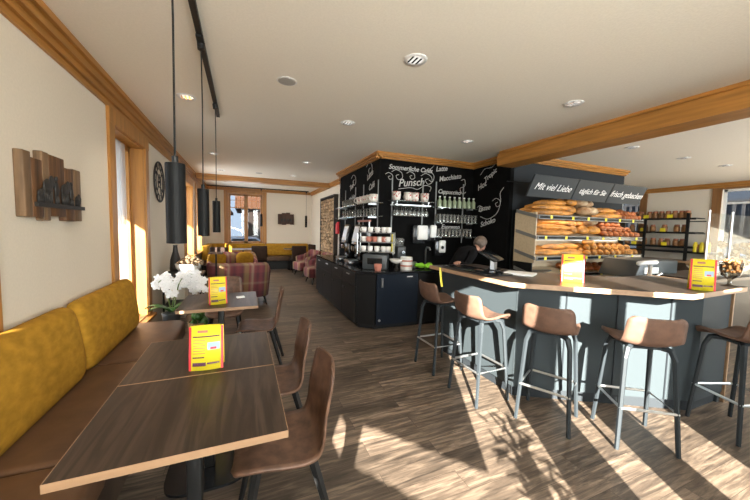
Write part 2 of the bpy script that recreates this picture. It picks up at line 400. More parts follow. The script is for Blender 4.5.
for i, (y0, y1, z0, z1) in enumerate((W1, W2, W3)):
    casing_x(XL, y0, y1, z0, z1, w=.14, sill=True); reveal_x(XL-.3, XL, y0, y1, z0, z1)
    win_x(i+1, XL-.17, y0+.012, y1-.012, z0+.012, z1-.012, [(y0+.62*(y1-y0), .07)] if i == 0 else [((y0+y1)/2, .09)], [] if i == 0 else [(1.9, .03)])
casing_x(XL, *W0); reveal_x(XL-.3, XL, *W0); win_x(4, XL-.17, W0[0], W0[1], W0[2], W0[3], [])
# sheer curtains in the long left window
rows = [[(XL-.10+.012*math.sin(k*1.9), W1[0]+.03+(W1[1]-W1[0]-.40)*k/40, z) for k in range(41)] for z in (.33, 1.2, 2.1, 2.48)]
tag(MB().grid(rows).build('sheer_curtain', 'sheer', smooth=True), 'thin white voile curtain hanging in the tall window left of the orchid', 'curtain')
# far window
b = MB(); x0, x1, z0, z1 = FW; w = .14
b.box(x0-w, x0, YB-.025, YB, z0, z1).box(x1, x1+w, YB-.025, YB, z0, z1).box(x0-w-.004, x1+w+.004, YB-.03, YB, z1, z1+.095).box(x0-w-.004, x1+w+.004, YB-.07, YB+.05, z0-.05, z0); trim(b, 'trim_z')
b = MB()
for a, c in ((x0, x0+.07), (x1-.07, x1), (.045, .165)): b.box(a, c, YB+.06, YB+.12, z0, z1)
b.box(x0, x1, YB+.06, YB+.12, z0, z0+.07).box(x0, x1, YB+.06, YB+.12, z1-.07, z1)
for z in (2.17,): b.box(x0, x1, YB+.075, YB+.105, z-.012, z+.012)
for x in (-.22, -.08, .3, .45): b.box(x-.008, x+.008, YB+.075, YB+.105, 2.17, z1)
b.box(x0, x1, YB+.075, YB+.105, 2.42, 2.436)
o = struct(b.build('window_5', 'trim_z')); MB().box(x0, x1, YB+.086, YB+.094, z0, z1).build('glass', 'glass_dim', o)
# right-hand windows
def rwin(n, q, mull, hb):
    y0, y1, z0, z1 = q; b = MB(); w = .17; x = 10.9
    b.box(x-.03, x, y0-w, y0, z0, z1).box(x-.03, x, y1, y1+w, z0, z1).box(x-.035, x, y0-w-.004, y1+w+.004, z1, HC-.122).box(x-.14, x+.05, y0-w-.004, y1+w+.004, z0-.05, z0)
    trim(b, 'brown_frame')
    win_x(n, x+.1, y0, y1, z0, z1, mull, hb, m='white', pane='glass_dim')
rwin(6, RW, [(3.27, .05), (2.75, .05)], [(2.36, .05)]); rwin(7, RW2, [(6.1, .05)], [(2.2, .05)])
# front windows behind the camera: timber posts and glass
for i, (a, c, z0, z1) in enumerate(WF):
    b = MB().box(a-.03, a, YF-.08, YF-.02, z0, z1).box(c, c+.03, YF-.08, YF-.02, z0, z1).box(a, c, YF-.08, YF-.02, z0-.03, z0).box(a, c, YF-.08, YF-.02, z1, z1+.03)
    o = struct(b.build('window_%d' % (8+i), 'brown_frame')); MB().box(a, c, YF-.054, YF-.048, z0, z1).build('glass', 'glass', o)
# unseen sheets added at the front left window to leave a slanted sun band
up_ = lambda x: 1.635-.326*(x+1.396)
lo_ = lambda x: 1.435-.344*(x+1.269)
for f0, f1, lb in ((lambda x: 2.84, up_, 'added brown sheet behind the viewer blocking sun above a slanted line'), (lo_, lambda x: .5, 'added brown sheet behind the viewer blocking sun through the lower front window')):
    rows = []
    for j in range(7):
        t = j/6; rows.append([(x, -1.4+.015*math.sin(x*38), f0(x)*(1-t)+f1(x)*t) for x in [-1.195+k*1.095/26 for k in range(27)]])
    tag(MB().grid(rows).build('sun_blocking_sheet', 'seat_leather', smooth=True, solid=.004), lb, 'curtain')
fp = thing('window_plant', 'leafy potted plant behind the viewer at the front window', 'plant', (.25, -1.32, 0))
MB().box(-.15, .15, -.12, .12, 0, .78).build('pedestal', 'table', fp); MB().lathe([(.10, .78), (.14, .98), (.12, .98)], 18).build('pot', 'basket', fp)
b = MB()
for k in range(90):
    a = random.uniform(0, 2*PI); rr = random.uniform(.02, .20); z = random.uniform(.98, 1.20)+(random.random()**2)*.20
    b.ell((rr*math.cos(a), rr*math.sin(a)*.5, z), (.055, .016, .008), 7, 5, Matrix.Rotation(a, 3, 'Z') @ Matrix.Rotation(random.uniform(-1.3, .6), 3, 'Y'))
n = b.build('leaves', 'leaf', fp, smooth=True); n['kind'] = 'stuff'

# ------------------------------------------------------------------ outside the windows
struct(MB().box(-40, 60, -30, 60, -.45, -.4).build('outdoor_ground', 'snow'))
def house(name, label, x0, x1, y0, y1, h, rh, wallm, roofm, ridge='y', over=.5):
    r = thing(name, label, 'house')
    MB().box(x0, x1, y0, y1, -.4, h).build('wall', wallm, r)
    b = MB()
    if ridge == 'x':
        ym = (y0+y1)/2
        pr = [(y0-over, h-.1), (ym, h+rh), (y1+over, h-.1), (y1+over, h-.3), (y0-over, h-.3)]
        b._add([Vector((x0-over, y, z)) for y, z in pr]+[Vector((x1+over, y, z)) for y, z in pr], [(4,3,2,1,0), (5,6,7,8,9)]+[(i, (i+1) % 5, 5+(i+1) % 5, 5+i) for i in range(5)])
    else:
        xm = (x0+x1)/2
        pr = [(x0-over, h-.1), (xm, h+rh), (x1+over, h-.1), (x1+over, h-.3), (x0-over, h-.3)]
        b._add([Vector((x, y0-over, z)) for x, z in pr]+[Vector((x, y1+over, z)) for x, z in pr], [(4,3,2,1,0), (5,6,7,8,9)]+[(i, (i+1) % 5, 5+(i+1) % 5, 5+i) for i in range(5)])
    b.build('roof', roofm, r)
    return r
hs = house('neighbour_house', 'pale blue gabled house seen through the left half of the rear window', -5.5, -1.2, 19, 27, 2.6, 2.2, 'house', 'roof', 'y')
for x in (-3.6, -2.2): MB().box(x-.4, x+.4, 18.94, 19.02, .9, 2.0).build('window', 'carglass', hs)
house('timber_house', 'timber house with orange tile roof seen through the right half of the rear window', 0, 9, 24, 33, 3.0, 4.2, 'housebrown', 'roof', 'x')
struct(MB().box(-2.5, -1.5, -1.0, 13.2, 2.46, 2.6).build('roof_eave', 'house'))
fb = thing('apartment_building', 'grey building with dark vertical balcony slats outside the right window', 'building')
MB().box(21, 25, -6, 14, -.4, 7).build('wall', 'house', fb)
b = MB()
for k in range(60): y = -6+k*.30; b.box(20.85, 20.92, y, y+.09, 1.6, 3.2)
b.box(20.84, 20.93, -6, 12, 1.55, 1.65).box(20.84, 20.93, -6, 12, 3.15, 3.25).build('balcony_slats', 'slat', fb)
def car(label, loc, rz, paint):
    r = thing('car', label, 'car', loc, rz)
    prof = [(-2.1, .3), (-2.1, .75), (-1.5, .9), (-.9, 1.35), (.8, 1.38), (1.5, .92), (2.05, .8), (2.1, .3)]
    mt = Matrix(((1, 0, 0, 0), (0, 0, -1, 0), (0, 1, 0, 0), (0, 0, 0, 1)))
    MB().prism(prof, -.82, .82, mt).build('body', paint, r, bevel=.08)
    MB().prism([(-1.35, .92), (-.85, 1.29), (.75, 1.31), (1.32, .93)], -.84, .84, mt).build('side_windows', 'carglass', r)
    for x in (-1.35, 1.3):
        for y in (-.75, .75): MB().lathe([(.31, -.1), (.31, .1)], 20, Matrix.Translation((x, y, .31)) @ Matrix.Rotation(PI/2, 4, 'X')).build('wheel', 'tyre', r)
    return r
car('silver car parked outside below the rear window', (-.3, 16.8, -.4), .1, 'carpaint')
car('pale car parked farther left outside the rear window', (-4.6, 17.3, -.4), .0, 'espresso_white')
car('blue car parked outside the right window', (16.6, 4.6, -.4), PI/2+.1, 'carblue')

# ------------------------------------------------------------------ writing on the chalkboards
def swirl(b, org, right, up, pts, r=.0048):
    R, U = Vector(right), Vector(up); O = Vector(org)
    b.tube([O+R*x+U*z for x, z in [(p.x, p.y) for p in spline([(a, c, 0) for a, c in pts], 6)]], r, 5)
curl = lambda s=1, x=0, z=0: [(x+s*a, z+s*c) for a, c in ((0, 0), (.1, .05), (.22, .0), (.24, -.1), (.15, -.14), (.1, -.07), (.16, -.04))]
Z = (0, 0, 1)
def chalk(wallobj, name, plane, items, right, curls):
    b = MB()
    for body, size, org, ang in items:
        R = Vector(right); U = Vector(Z); ca, sa = math.cos(ang), math.sin(ang)
        b.text(body, size, org, R*ca+U*sa, U*ca-R*sa, shear=.3, ext=.001, bold=.0018)
    for org, pts in curls: swirl(b, org, right, Z, pts)
    return b.build(name, 'chalkwhite', wallobj)
yf = 5.045
chalk(chalk_front, 'chalk_lettering', 0, [('Sommerliche Cafés', .115, (2.36, yf, 2.60), .0), ('Punsch', .19, (2.56, yf, 2.30), .12), ('Latte', .125, (3.34, yf, 2.64), .15), ('Macchiato', .125, (3.42, yf, 2.46), .2), ('Cappuccino', .11, (3.40, yf, 2.24), .0), ('Espresso', .12, (3.50, yf, 1.57), 0)], (1, 0, 0),
      [((2.42, yf, 2.55), curl(.9)), ((2.72, yf, 2.55), curl(.7)), ((3.02, yf, 2.53), curl(1)), ((2.30, yf, 2.50), curl(.6)), ((2.56, yf, 2.26), [(0, 0), (.25, .04), (.4, .02), (.55, .1), (.68, .08), (.66, 0)]), ((3.24, yf, 2.60), [(.05, .14), (-.02, .05), (.06, -.05), (.03, -.16), (-.05, -.13)]), ((3.95, yf, 2.42), [(-.02, .1), (.06, .12), (.07, 0), (-.04, -.06), (.02, -.16), (.1, -.12)])])
xs = 4.225
chalk(chalk_side, 'chalk_lettering', 0, [('Hot', .15, (xs, 4.90, 2.32), .35), ('Tropic', .125, (xs, 4.72, 2.46), .5), ('Eistee', .13, (xs, 4.86, 1.92), .1), ('Schoko', .13, (xs, 4.78, 1.62), .25)], (0, -1, 0),
      [((xs, 4.85, 2.62), [(0, 0), (.12, .1), (.3, .1), (.42, .2)]), ((xs, 4.80, 1.82), [(0, 0), (.2, -.05), (.42, .05), (.5, .25), (.48, .4), (.56, .5)]), ((xs, 4.9, 2.0), curl(.6)), ((xs, 4.5, 2.1), curl(.8))])
xl = 2.195
chalk(chalk_left, 'chalk_lettering', 0, [('Latte', .15, (xl, 5.65, 2.45), .3), ('Café', .15, (xl, 5.55, 2.25), .2), ('Tee', .16, (xl, 6.7, 2.35), .3), ('Mokka', .15, (xl, 6.75, 2.1), .2)], (0, -1, 0),
      [((xl, 5.7, 2.72), curl(1.2)), ((xl, 6.6, 2.62), curl(1.2))])

# ------------------------------------------------------------------ ceiling fittings
def downlight():
    r = thing('ceiling_downlight', '', 'ceiling lamp')
    MB().lathe([(.062, -.004), (.088, -.006), (.092, -.001), (.092, 0), (.062, 0)], 28, cap=False).build('trim_ring', 'white', r, smooth=True)
    MB().lathe([(.002, -.0005), (.063, -.0012)], 24, cap=False).build('reflector', 'lampglow', r)
    b = MB()
    for k in range(3): b.box(-.05+k*.035, -.035+k*.035, -.045, .045, -.008, -.001)
    b.build('louvre', 'chrome', r)
    return r
DL = [((1.24, 2.21), 'round recessed ceiling downlight nearest the camera, above the middle aisle'), ((3.10, 2.24), 'recessed downlight in the ceiling left of the long beam, above the bar stools'),
      ((1.22, 3.85), 'recessed downlight in front of the black block, second in the middle row'), ((-.53, 3.84), 'recessed downlight just left of the pendant lamp cords'),
      ((1.20, 6.55), 'recessed downlight left of the black block, third in the middle row'), ((3.06, 3.83), 'recessed downlight in front of the blackboard wall by its inner corner'),
      ((-.50, 6.60), 'recessed downlight second in the left row behind the cords'), ((-.48, 8.47), 'recessed downlight third in the left row before the rear beam'),
      ((1.21, 8.46), 'recessed downlight fourth in the middle row before the rear beam'), ((5.43, 2.95), 'recessed downlight right of the long beam above the bread signs'),
      ((6.90, 2.95), 'second recessed downlight to the right of the long beam'), ((8.24, 2.91), 'third recessed downlight to the right, before the far right window'),
      ((-.5, 10.6), 'recessed downlight behind the rear beam on the left'), ((1.2, 10.6), 'recessed downlight behind the rear beam on the right')]
d0 = downlight()
for i, ((x, y), lb) in enumerate(DL):
    o = d0 if i == 0 else dup(d0, (x, y, HC))
    o.location = (x, y, HC); o['label'] = lb; o['group'] = 'recessed ceiling downlights'
    lamp('downlight_beam', 'SPOT', (x, y, HC-.02), 12, (1, .86, .68), (0, 0, -1), spot_size=2.0, spot_blend=.8, shadow_soft_size=.05)
for (x, y), lb in (((.374, 3.02), 'flat round grey ceiling speaker among the nearer downlights'), ((.377, 8.44), 'flat round grey ceiling speaker near the rear beam')):
    r = thing('ceiling_speaker', lb, 'speaker', (x, y, HC), group='ceiling speakers')
    MB().lathe([(.002, -.008), (.075, -.007), (.08, 0)], 24).build('grille', 'grille', r); MB().lathe([(.08, -.004), (.09, -.003), (.09, 0), (.08, 0)], 24, cap=False).build('rim', 'white', r)
# track with pendants
tr = thing('lighting_track', 'black lighting track on the ceiling above the near tables', 'lamp track', (-.265, 0, HC))
MB().box(-.018, .018, 1.2, 4.26, -.035, 0).build('rail', 'black', tr); MB().box(-.022, .022, 2.5, 2.62, -.05, -.034).build('feed_box', 'black', tr)
def pendant(lb, loc, zb, zt, rad, grp):
    r = thing('pendant_lamp', lb, 'pendant lamp', (loc[0], loc[1], zb), group=grp); h = zt-zb; top = HC-.035-zb
    MB().lathe([(rad*.9, .02), (rad*.92, .004), (rad, 0), (rad, h-.004), (rad*.97, h), (.012, h+.003)], 28).build('shade', 'lampblack', r, smooth=False)
    MB().lathe([(.012, h), (.012, h+.03), (.006, h+.034)], 12).build('cord_grip', 'black', r)
    MB().tube([(0, 0, h+.03), (.003, .002, (h+top)*.55), (0, 0, top)], .0045, 6).build('cord', 'black', r)
    MB().lathe([(.022, top-.05), (.026, top)], 12).build('track_adapter', 'black', r)
    return r
for lb, y in (('large black cylinder pendant nearest the camera, over the first table', 1.58), ('black cylinder pendant in the middle of the near row of three', 2.60), ('smallest-looking black cylinder pendant, last of the near row of three', 3.82)):
    pendant(lb, (-.265, y), 1.465, 1.805, .038, 'cylinder pendants on the near track')
tr2 = thing('lighting_track', 'thin black lighting track crossing the ceiling before the rear window', 'lamp track', (0, 11.78, HC))
MB().box(-1.15, 2.25, -.02, .02, -.035, 0).build('rail', 'black', tr2)
for lb, x in (('small black pendant hanging in front of the rear window', .60), ('small black pendant hanging right of the wooden picture at the rear', 2.17)):
    pendant(lb, (x, 11.78), 1.52, 1.95, .042, 'cylinder pendants on the rear track')

# ------------------------------------------------------------------ left wall: decor, clock
dec = thing('wooden_wall_relief', 'reclaimed plank board with dark elephant figures on the left wall', 'wall art', (XL, 2.455, 1.55)); dec.scale = (1, .87, 1)
for y0, y1, z0, z1, m in ((0, .085, .02, .405, 'palewood'), (.087, .215, .02, .375, 'rust'), (.217, .30, .0, .435, 'palewood'), (.302, .52, .03, .43, 'rust'), (.522, .66, .0, .375, 'rust'), (.662, .79, .0, .385, 'palewood')):
    MB().box(.0, .045, y0, y1, z0, z1).build('plank', m, dec, bevel=.005)
MB().box(.045, .062, .10, .80, .085, .112).build('ledge', 'iron', dec)
def eleph(y, s, flip=1):
    b = MB(); w = .008
    x = .054; g = .112
    b.ell((x, y, g+.085*s), (w, .05*s, .042*s)).ell((x, y+flip*.045*s, g+.115*s), (w, .028*s, .034*s)).ell((x+.004, y+flip*.025*s, g+.105*s), (w*.6, .022*s, .034*s))
    for q in (-.034, -.012, .014, .034): b.tube([(x, y+q*s, g+.07*s), (x, y+q*s, g)], .008, 8)
    b.tube([(x, y+flip*.066*s, g+.11*s), (x, y+flip*.082*s, g+.07*s), (x, y+flip*.076*s, g+.03*s)], .008, 8, .004)
    b.tube([(x, y+flip*.06*s, g+.095*s), (x+.004, y+flip*.09*s, g+.09*s)], .004, 6, .002)
    return b.build('elephant_figure', 'iron', dec, smooth=True)
for y, s_ in ((.15, .62), (.25, 1.22), (.49, 1.15), (.69, .62)): eleph(y, s_)
def figure(y, h):
    k = h/.19; g = .112
    b = MB().ell((.054, y, g+.17*k), (.008, .018*k, .02*k)).ell((.054, y, g+.10*k), (.008, .026*k, .06*k)).tube([(.054, y-.01, g+.05*k), (.054, y-.014, g)], .008, 8).tube([(.054, y+.01, g+.05*k), (.054, y+.014, g)], .008, 8).tube([(.054, y, g+.13*k), (.054, y+.03*k, g+.09*k)], .006, 6)
    b.build('standing_figure', 'iron', dec, smooth=True)
figure(.37, .185); figure(.59, .17)
ck = thing('wall_clock', 'round openwork black iron clock on the left wall past the first window', 'clock', (XL, 5.78, 2.18))
rx = Matrix.Rotation(PI/2, 4, 'Y')
def ring(b, R, r, x=.02): b.tube([(x, R*math.cos(a), R*math.sin(a)) for a in [2*PI*k/40 for k in range(41)]], r, 6); return b
ring(MB(), .30, .012).build('outer_ring', 'iron', ck); ring(ring(MB(), .20, .006), .08, .006).build('inner_ring', 'iron', ck)
b = MB()
for k in range(12):
    a = 2*PI*k/12
    for d in (-.06, .0, .06): b.tube([(.02, .205*math.cos(a+d*.5), .205*math.sin(a+d*.5)), (.02, .295*math.cos(a+d), .295*math.sin(a+d))], .006, 5)
b.build('numerals', 'iron', ck)
MB().tube([(.03, 0, 0), (.03, -.07, .11)], .007, 5).tube([(.03, 0, 0), (.03, .02, -.18)], .005, 5).lathe([(.02, 0), (.02, .035)], 12, rx).build('hands', 'iron', ck)
b = MB()
for k in range(4): a = PI/4+k*PI/2; b.tube([(.02, .08*math.cos(a), .08*math.sin(a)), (.02, .2*math.cos(a), .2*math.sin(a))], .005, 5)
b.build('spokes', 'iron', ck)

# ------------------------------------------------------------------ wall bench with mustard cushions
bn = thing('wall_bench', 'long brown leather wall bench along the left wall', 'bench', (XL, 0, 0))
ZS = .46
def seat_seg(y0, y1, rnd=False):
    b = MB()
    poly = [(.02, y0), (.60, y0), (.60, y1), (.02, y1)] if not rnd else [(.02, y0), (.60, y0), (.60, y1-.16), (.585, y1-.07), (.54, y1-.015), (.46, y1), (.02, y1)]
    b.prism(poly, .30, ZS); return b.build('seat_pad', 'seat_leather', bn, bevel=.035, seg=4)
for y0, y1, q in ((-.2, .9, 0), (.905, 1.78, 0), (1.785, 2.95, 0), (2.955, 4.10, 1)): seat_seg(y0, y1, q)
MB().box(.02, .54, -.2, 4.02, .0, .30).build('plinth', 'table', bn)
def back_cushion(y0, y1):
    prof = [(.015, .44), (.17, .45), (.195, .50), (.19, .62), (.165, .78), (.145, .90), (.12, .96), (.075, .98), (.03, .965), (.015, .90)]
    rows = []
    n = 16
    for i in range(n+1):
        t = i/n; y = y0+(y1-y0)*t
        e = 1-max(0, (abs(t-.5)*2-.90)/.10)**2*.30
        rows.append([(.10+(x-.10)*e, y, .70+(z-.70)*(1-(1-e)*.25)) for x, z in prof])
    b = MB(); m = len(prof)
    v = [Vector(p) for r in rows for p in r]
    b._add(v, [(i*m+k, i*m+(k+1) % m, (i+1)*m+(k+1) % m, (i+1)*m+k) for i in range(n) for k in range(m)]+[tuple(range(m))[::-1], tuple(range(n*m, n*m+m))])
    return b
for y0, y1 in ((.1, 1.50), (1.505, 2.80), (2.805, 4.02)): back_cushion(y0, y1).build('back_cushion', 'velvet', bn, smooth=True, sub=1)

# ------------------------------------------------------------------ tables
def table(lb, x0, x1, y0, y1, grp, base=True):
    r = thing('dining_table', lb, 'table', ((x0+x1)/2, (y0+y1)/2, 0), group=grp); a, c = (x1-x0)/2, (y1-y0)/2
    top = MB().box(-a, a, -c, c, .722, .75).build('table_top', 'table', r)
    MB().box(-a-.002, a+.002, -c-.002, -c, .7215, .7505).box(-a-.002, a+.002, c, c+.002, .7215, .7505).box(-a-.002, -a, -c, c, .7215, .7505).box(a, a+.002, -c, c, .7215, .7505).build('edge_band', 'edge', top)
    MB().box(-.03, .03, -.03, .03, .015, .70).build('column', 'black', r, bevel=.008); MB().box(-.16, .16, -.14, .14, .70, .722).build('top_plate', 'black', r)
    b = MB(); q = .21
    b.prism([(q*1.12*math.copysign(abs(math.cos(t))**.55, math.cos(t)), q*math.copysign(abs(math.sin(t))**.55, math.sin(t))) for t in [2*PI*k/40 for k in range(40)]], .0, .016); b.build('base_plate', 'blackgloss', r)
    return r
table('dark oak table nearest the camera in front of the yellow bench', -.568, .158, 1.21, 1.838, 'cafe tables along the bench')
table('dark oak table pushed end to end behind the nearest one, carrying a yellow card', -.568, .158, 1.845, 2.461, 'cafe tables along the bench')
table('dark oak table beside the white orchid past the end of the bench', -.575, .135, 3.29, 4.02, 'cafe tables along the bench')
for lb, x0, x1 in (('small dark table at the rear bench below the window', -.35, .35), ('small dark table at the rear bench below the wooden picture', 1.35, 2.05)): table(lb, x0, x1, 11.15, 11.75, 'tables at the rear bench')

def menu_card(lb, loc, rz, w=.155, h=.215):
    r = thing('menu_card', lb, 'menu card', loc, rz, 'yellow menu cards'); d = .036
    a = w/2
    def panel(y0s, y1s, name):
        rows = [[(-a+2*a*k/12, y0s+(y1s-y0s)*j+.012*math.sin(PI*k/12)*(-1 if y0s < 0 else 1), h*j) for k in range(13)] for j in (0, 1)]
        return MB().grid(rows).build(name, 'yellow', r, solid=.002, smooth=True)
    F = panel(-d, -.006, 'front_panel'); panel(d, .006, 'back_panel')
    yy = lambda z, x=0: -d+(d-.006)*z/h-.012*math.sin(PI*(x+a)/(2*a))-.0022
    def strip(x0, x1, z0, z1, name, m, lift=0):
        n = max(2, int((x1-x0)/.012)); rows = [[(x0+(x1-x0)*k/n, yy(z, x0+(x1-x0)*k/n)-lift, z) for k in range(n+1)] for z in (z0, z1)]
        return MB().grid(rows).build(name, m, F, smooth=True)
    strip(-a, -a+.012, 0, h, 'red_border', 'red', .0004); strip(a-.012, a, 0, h, 'red_border', 'red', .0004)
    strip(-.5*a, .1*a, h*.86, h*.92, 'logo', 'terracotta', .0006); strip(-.78*a, .78*a, h*.755, h*.785, 'headline', 'purple', .0006)
    strip(.08*a, .80*a, h*.46, h*.63, 'photo_print', 'skyprint', .0006); strip(.25*a, .6*a, h*.47, h*.52, 'photo_print', 'red', .0009)
    for k in range(6): strip(-.75*a, -.05*a, h*(.68-.06*k), h*(.695-.06*k), 'text_line', 'terracotta', .0006)
    strip(-.78*a, -.1*a, h*.28, h*.31, 'text_line', 'purple', .0006); strip(-.78*a, .0, h*.10, h*.18, 'photo_print', 'purple', .0006); strip(.05*a, .78*a, h*.13, h*.17, 'text_line', 'purple', .0006)
    return r
menu_card('yellow menu card with red borders on the near pair of tables', (-.19, 1.94, .75), -.05, .17, .235)
menu_card('yellow menu card on the table beside the orchid', (-.24, 3.50, .75), .2, .165, .27)
menu_card('yellow menu card on the bar in front of the bread shelves', (2.80, 1.93, 1.10), -.78, .18, .25)
menu_card('yellow menu card at the corner of the bar by the glass goblet', (3.53, 1.32, 1.10), -1.0, .155, .255)
o = MB().box(-.04, .04, -.03, .03, 0, .012).build('folded_napkin', 'white', loc=(-.03, 3.72, .75), rz=.2); tag(o, 'folded white napkin beside the card on the orchid table', 'napkin')

# ------------------------------------------------------------------ shell chairs and bar stools
def shell(prof, name, m, parent, bow=.03, solid=.014, dish=.02):
    # prof: (y, z, half width, how much the edges curve forward)
    pts = []
    ys = spline([(p[0], p[1], p[2]) for p in prof], 5)
    rows = []
    N = 12
    for i, p in enumerate(ys):
        a = ys[max(i-1, 0)]; c = ys[min(i+1, len(ys)-1)]
        t = Vector((0, c.x-a.x, c.y-a.y)).normalized(); nrm = Vector((0, -t.z, t.y))
        if nrm.z < 0 and abs(nrm.z) > abs(nrm.y): nrm = -nrm
        if abs(nrm.y) >= abs(nrm.z) and nrm.y < 0: nrm = -nrm
        up = i/(len(ys)-1); k = dish+(bow-dish)*min(1, max(0, (up-.45)/.25))
        if up > .5: nrm = nrm.lerp(Vector((0, 1, 0)), min(1, (up-.5)/.2)).normalized()
        rows.append([Vector((p.z*s, p.x, p.y))+nrm*(k*(s*s)) for s in [-1+2*j/N for j in range(N+1)]])
    return MB().grid(rows).build(name, m, parent, smooth=True, solid=solid)
def taper(b, p0, p1, w0, w1):
    p0, p1 = Vector(p0), Vector(p1); b.tube([p0, p1], w0, 6, w1); return b
def chair_parts(r, lm):
    shell([(.225, .425, .10), (.22, .432, .165), (.19, .448, .20), (.10, .452, .215), (0, .442, .222), (-.09, .440, .222), (-.155, .462, .220), (-.19, .53, .215), (-.205, .62, .21), (-.225, .72, .205), (-.24, .80, .20), (-.246, .84, .185), (-.248, .858, .14)], 'seat_shell', lm, r, bow=.035, dish=.014)
    for sx in (-1, 1):
        taper(MB(), (sx*.15, .13, .432), (sx*.205, .21, 0), .026, .015).build('leg', 'black', r); taper(MB(), (sx*.15, -.12, .432), (sx*.205, -.24, 0), .026, .015).build('leg', 'black', r)
    MB().box(-.16, .16, -.13, .14, .418, .434).build('under_frame', 'black', r)
CH = [('brown leather shell chair nearest the camera, at the near table', (.185, 1.60), PI/2-.02), ('brown leather shell chair second from the camera, at the table with the front card', (.20, 2.26), PI/2-.03),
      ('brown shell chair at the right side of the orchid table', (.17, 3.60), PI/2-.12), ('brown shell chair behind the orchid table, facing the camera', (-.22, 4.36), PI)]
c0 = None
for lb, (x, y), rz in CH:
    if c0 is None: c0 = thing('shell_chair', lb, 'chair', (x, y, 0), rz, 'brown shell chairs'); chair_parts(c0, 'leather')
    else: dup(c0, (x, y, 0), rz, lb)
r2 = thing('upholstered_chair', 'dark brown chair at the rear bench below the window', 'chair', (.48, 10.85, 0), 0, 'dark chairs at the rear')
MB().box(-.24, .24, -.22, .24, .40, .48).build('seat', 'dark_leather', r2, bevel=.03, seg=3); MB().box(-.24, .24, -.27, -.20, .46, .90, Matrix.Rotation(-.0, 4, 'X')).build('backrest', 'dark_leather', r2, bevel=.03, seg=3)
for sx in (-1, 1):
    for sy in (-1, 1): taper(MB(), (sx*.19, sy*.19, .41), (sx*.21, sy*.23, 0), .02, .014).build('leg', 'black', r2)
dup(r2, (1.72, 10.85, 0), .05, 'dark brown chair at the rear bench below the wooden picture'); dup(r2, (-.62, 10.3, 0), -.1, 'dark brown chair far back by the left windows'); dup(r2, (2.12, 11.45, 0), PI/2+.3, 'dark brown chair in the far right rear corner')

def stool_parts(r):
    shell([(.205, .735, .10), (.20, .745, .15), (.165, .765, .175), (.08, .762, .185), (-.02, .752, .19), (-.11, .756, .192), (-.165, .785, .19), (-.19, .84, .186), (-.205, .90, .182), (-.213, .942, .178), (-.216, .964, .165), (-.217, .974, .14)], 'seat_shell', 'stool_leather', r, bow=.045, dish=.03, solid=.018)
    for sx in (-1, 1):
        for sy in (-1, 1):
            MB().tube([(sx*.10, sy*.08, .738), (sx*.135, sy*.115, .728), (sx*.155, sy*.135, .66), (sx*.19, sy*.185, 0)], .024, 6, .015).build('leg', 'stool_metal', r)
    b = MB(); k = .178; q = .170; z = .30
    b.tube([(-k, -q, z), (k, -q, z), (k, q, z), (-k, q, z), (-k, -q, z)], .0105, 8); b.build('foot_ring', 'steel', r)
    MB().box(-.12, .12, -.10, .10, .725, .742).build('under_frame', 'stool_metal', r)
ST = [('tan bar stool farthest from the camera, at the end of the bar', (2.04, 2.90), (1, 0)), ('second tan bar stool from the far end of the bar', (2.05, 2.26), (1, .03)),
      ('middle one of the five bar stools, at the bend of the bar', (2.335, 1.75), (.89, .45)), ('tan bar stool with half its back in sun, fourth along the bar', (2.74, 1.335), (.57, .82)),
      ('bar stool nearest the right edge, seen from its side at the bar corner', (3.62, 1.08), (.36, .93))]
s0 = None
for lb, (x, y), (dx, dy) in ST:
    rz = math.atan2(dy, dx)-PI/2
    if s0 is None: s0 = thing('bar_stool', lb, 'bar stool', (x, y, 0), rz, 'bar stools'); stool_parts(s0)
    else: dup(s0, (x, y, 0), rz, lb)

# ------------------------------------------------------------------ the bar
bar = thing('bar_counter', 'angled blue-grey bar counter with a wooden top and pale edge', 'bar counter', (0, 0, 0))
OUT = [(2.17, 3.34), (2.17, 2.06), (2.28, 1.93), (3.17, 1.225), (4.17, 1.255)]
INN = [(4.17, 2.00), (3.55, 2.00), (2.90, 2.62), (2.90, 3.34)]
MB().prism(OUT+INN, 1.062, 1.10).build('bar_top', 'bar_top', bar)
b = MB()
for (ax, ay), (bx, by) in zip(OUT, OUT[1:]):
    d = Vector((bx-ax, by-ay)).normalized(); n = Vector((-d.y, d.x))*-1
    n = n*.004
    b._add([Vector((ax, ay, 1.060)), Vector((bx, by, 1.060)), Vector((bx, by, 1.101)), Vector((ax, ay, 1.101)), Vector((ax+n.x, ay+n.y, 1.060)), Vector((bx+n.x, by+n.y, 1.060)), Vector((bx+n.x, by+n.y, 1.101)), Vector((ax+n.x, ay+n.y, 1.101))],
        [(0,3,2,1), (4,5,6,7), (0,1,5,4), (1,2,6,5), (2,3,7,6), (3,0,4,7)])
b.box(4.17, 4.174, 1.255, 2.0, 1.06, 1.101); b.build('edge_band', 'edge', bar)
PAN = [(2.32, 3.26), (2.32, 2.10), (3.63, 1.33), (4.12, 1.33)]
def panel(p, q, t, z0, z1, name, m, off=0, inset=0):
    d = Vector((q[0]-p[0], q[1]-p[1])); L = d.length; d.normalize(); n = Vector((d.y, -d.x))
    if n.dot(Vector((-.5, -1))) < 0: n = -n
    a = Vector(p)+n*off+d*inset; e = Vector(q)+n*off-d*inset; i = -n*t
    return MB().prism([tuple(a), tuple(e), tuple(e+i), tuple(a+i)], z0, z1).build(name, m, bar)
for p, q in zip(PAN, PAN[1:]):
    panel(p, q, .05, .10, 1.062, 'front_panel', 'barpanel'); panel(p, q, .03, 0, .10, 'kick_plinth', 'greyboard', off=-.03)
MB().box(4.07, 4.13, 1.34, 2.0, 0, 1.062).build('end_panel', 'barpanel', bar); MB().box(4.13, 4.15, 1.315, 2.0, 0, 1.062).build('edge_band', 'edge', bar)
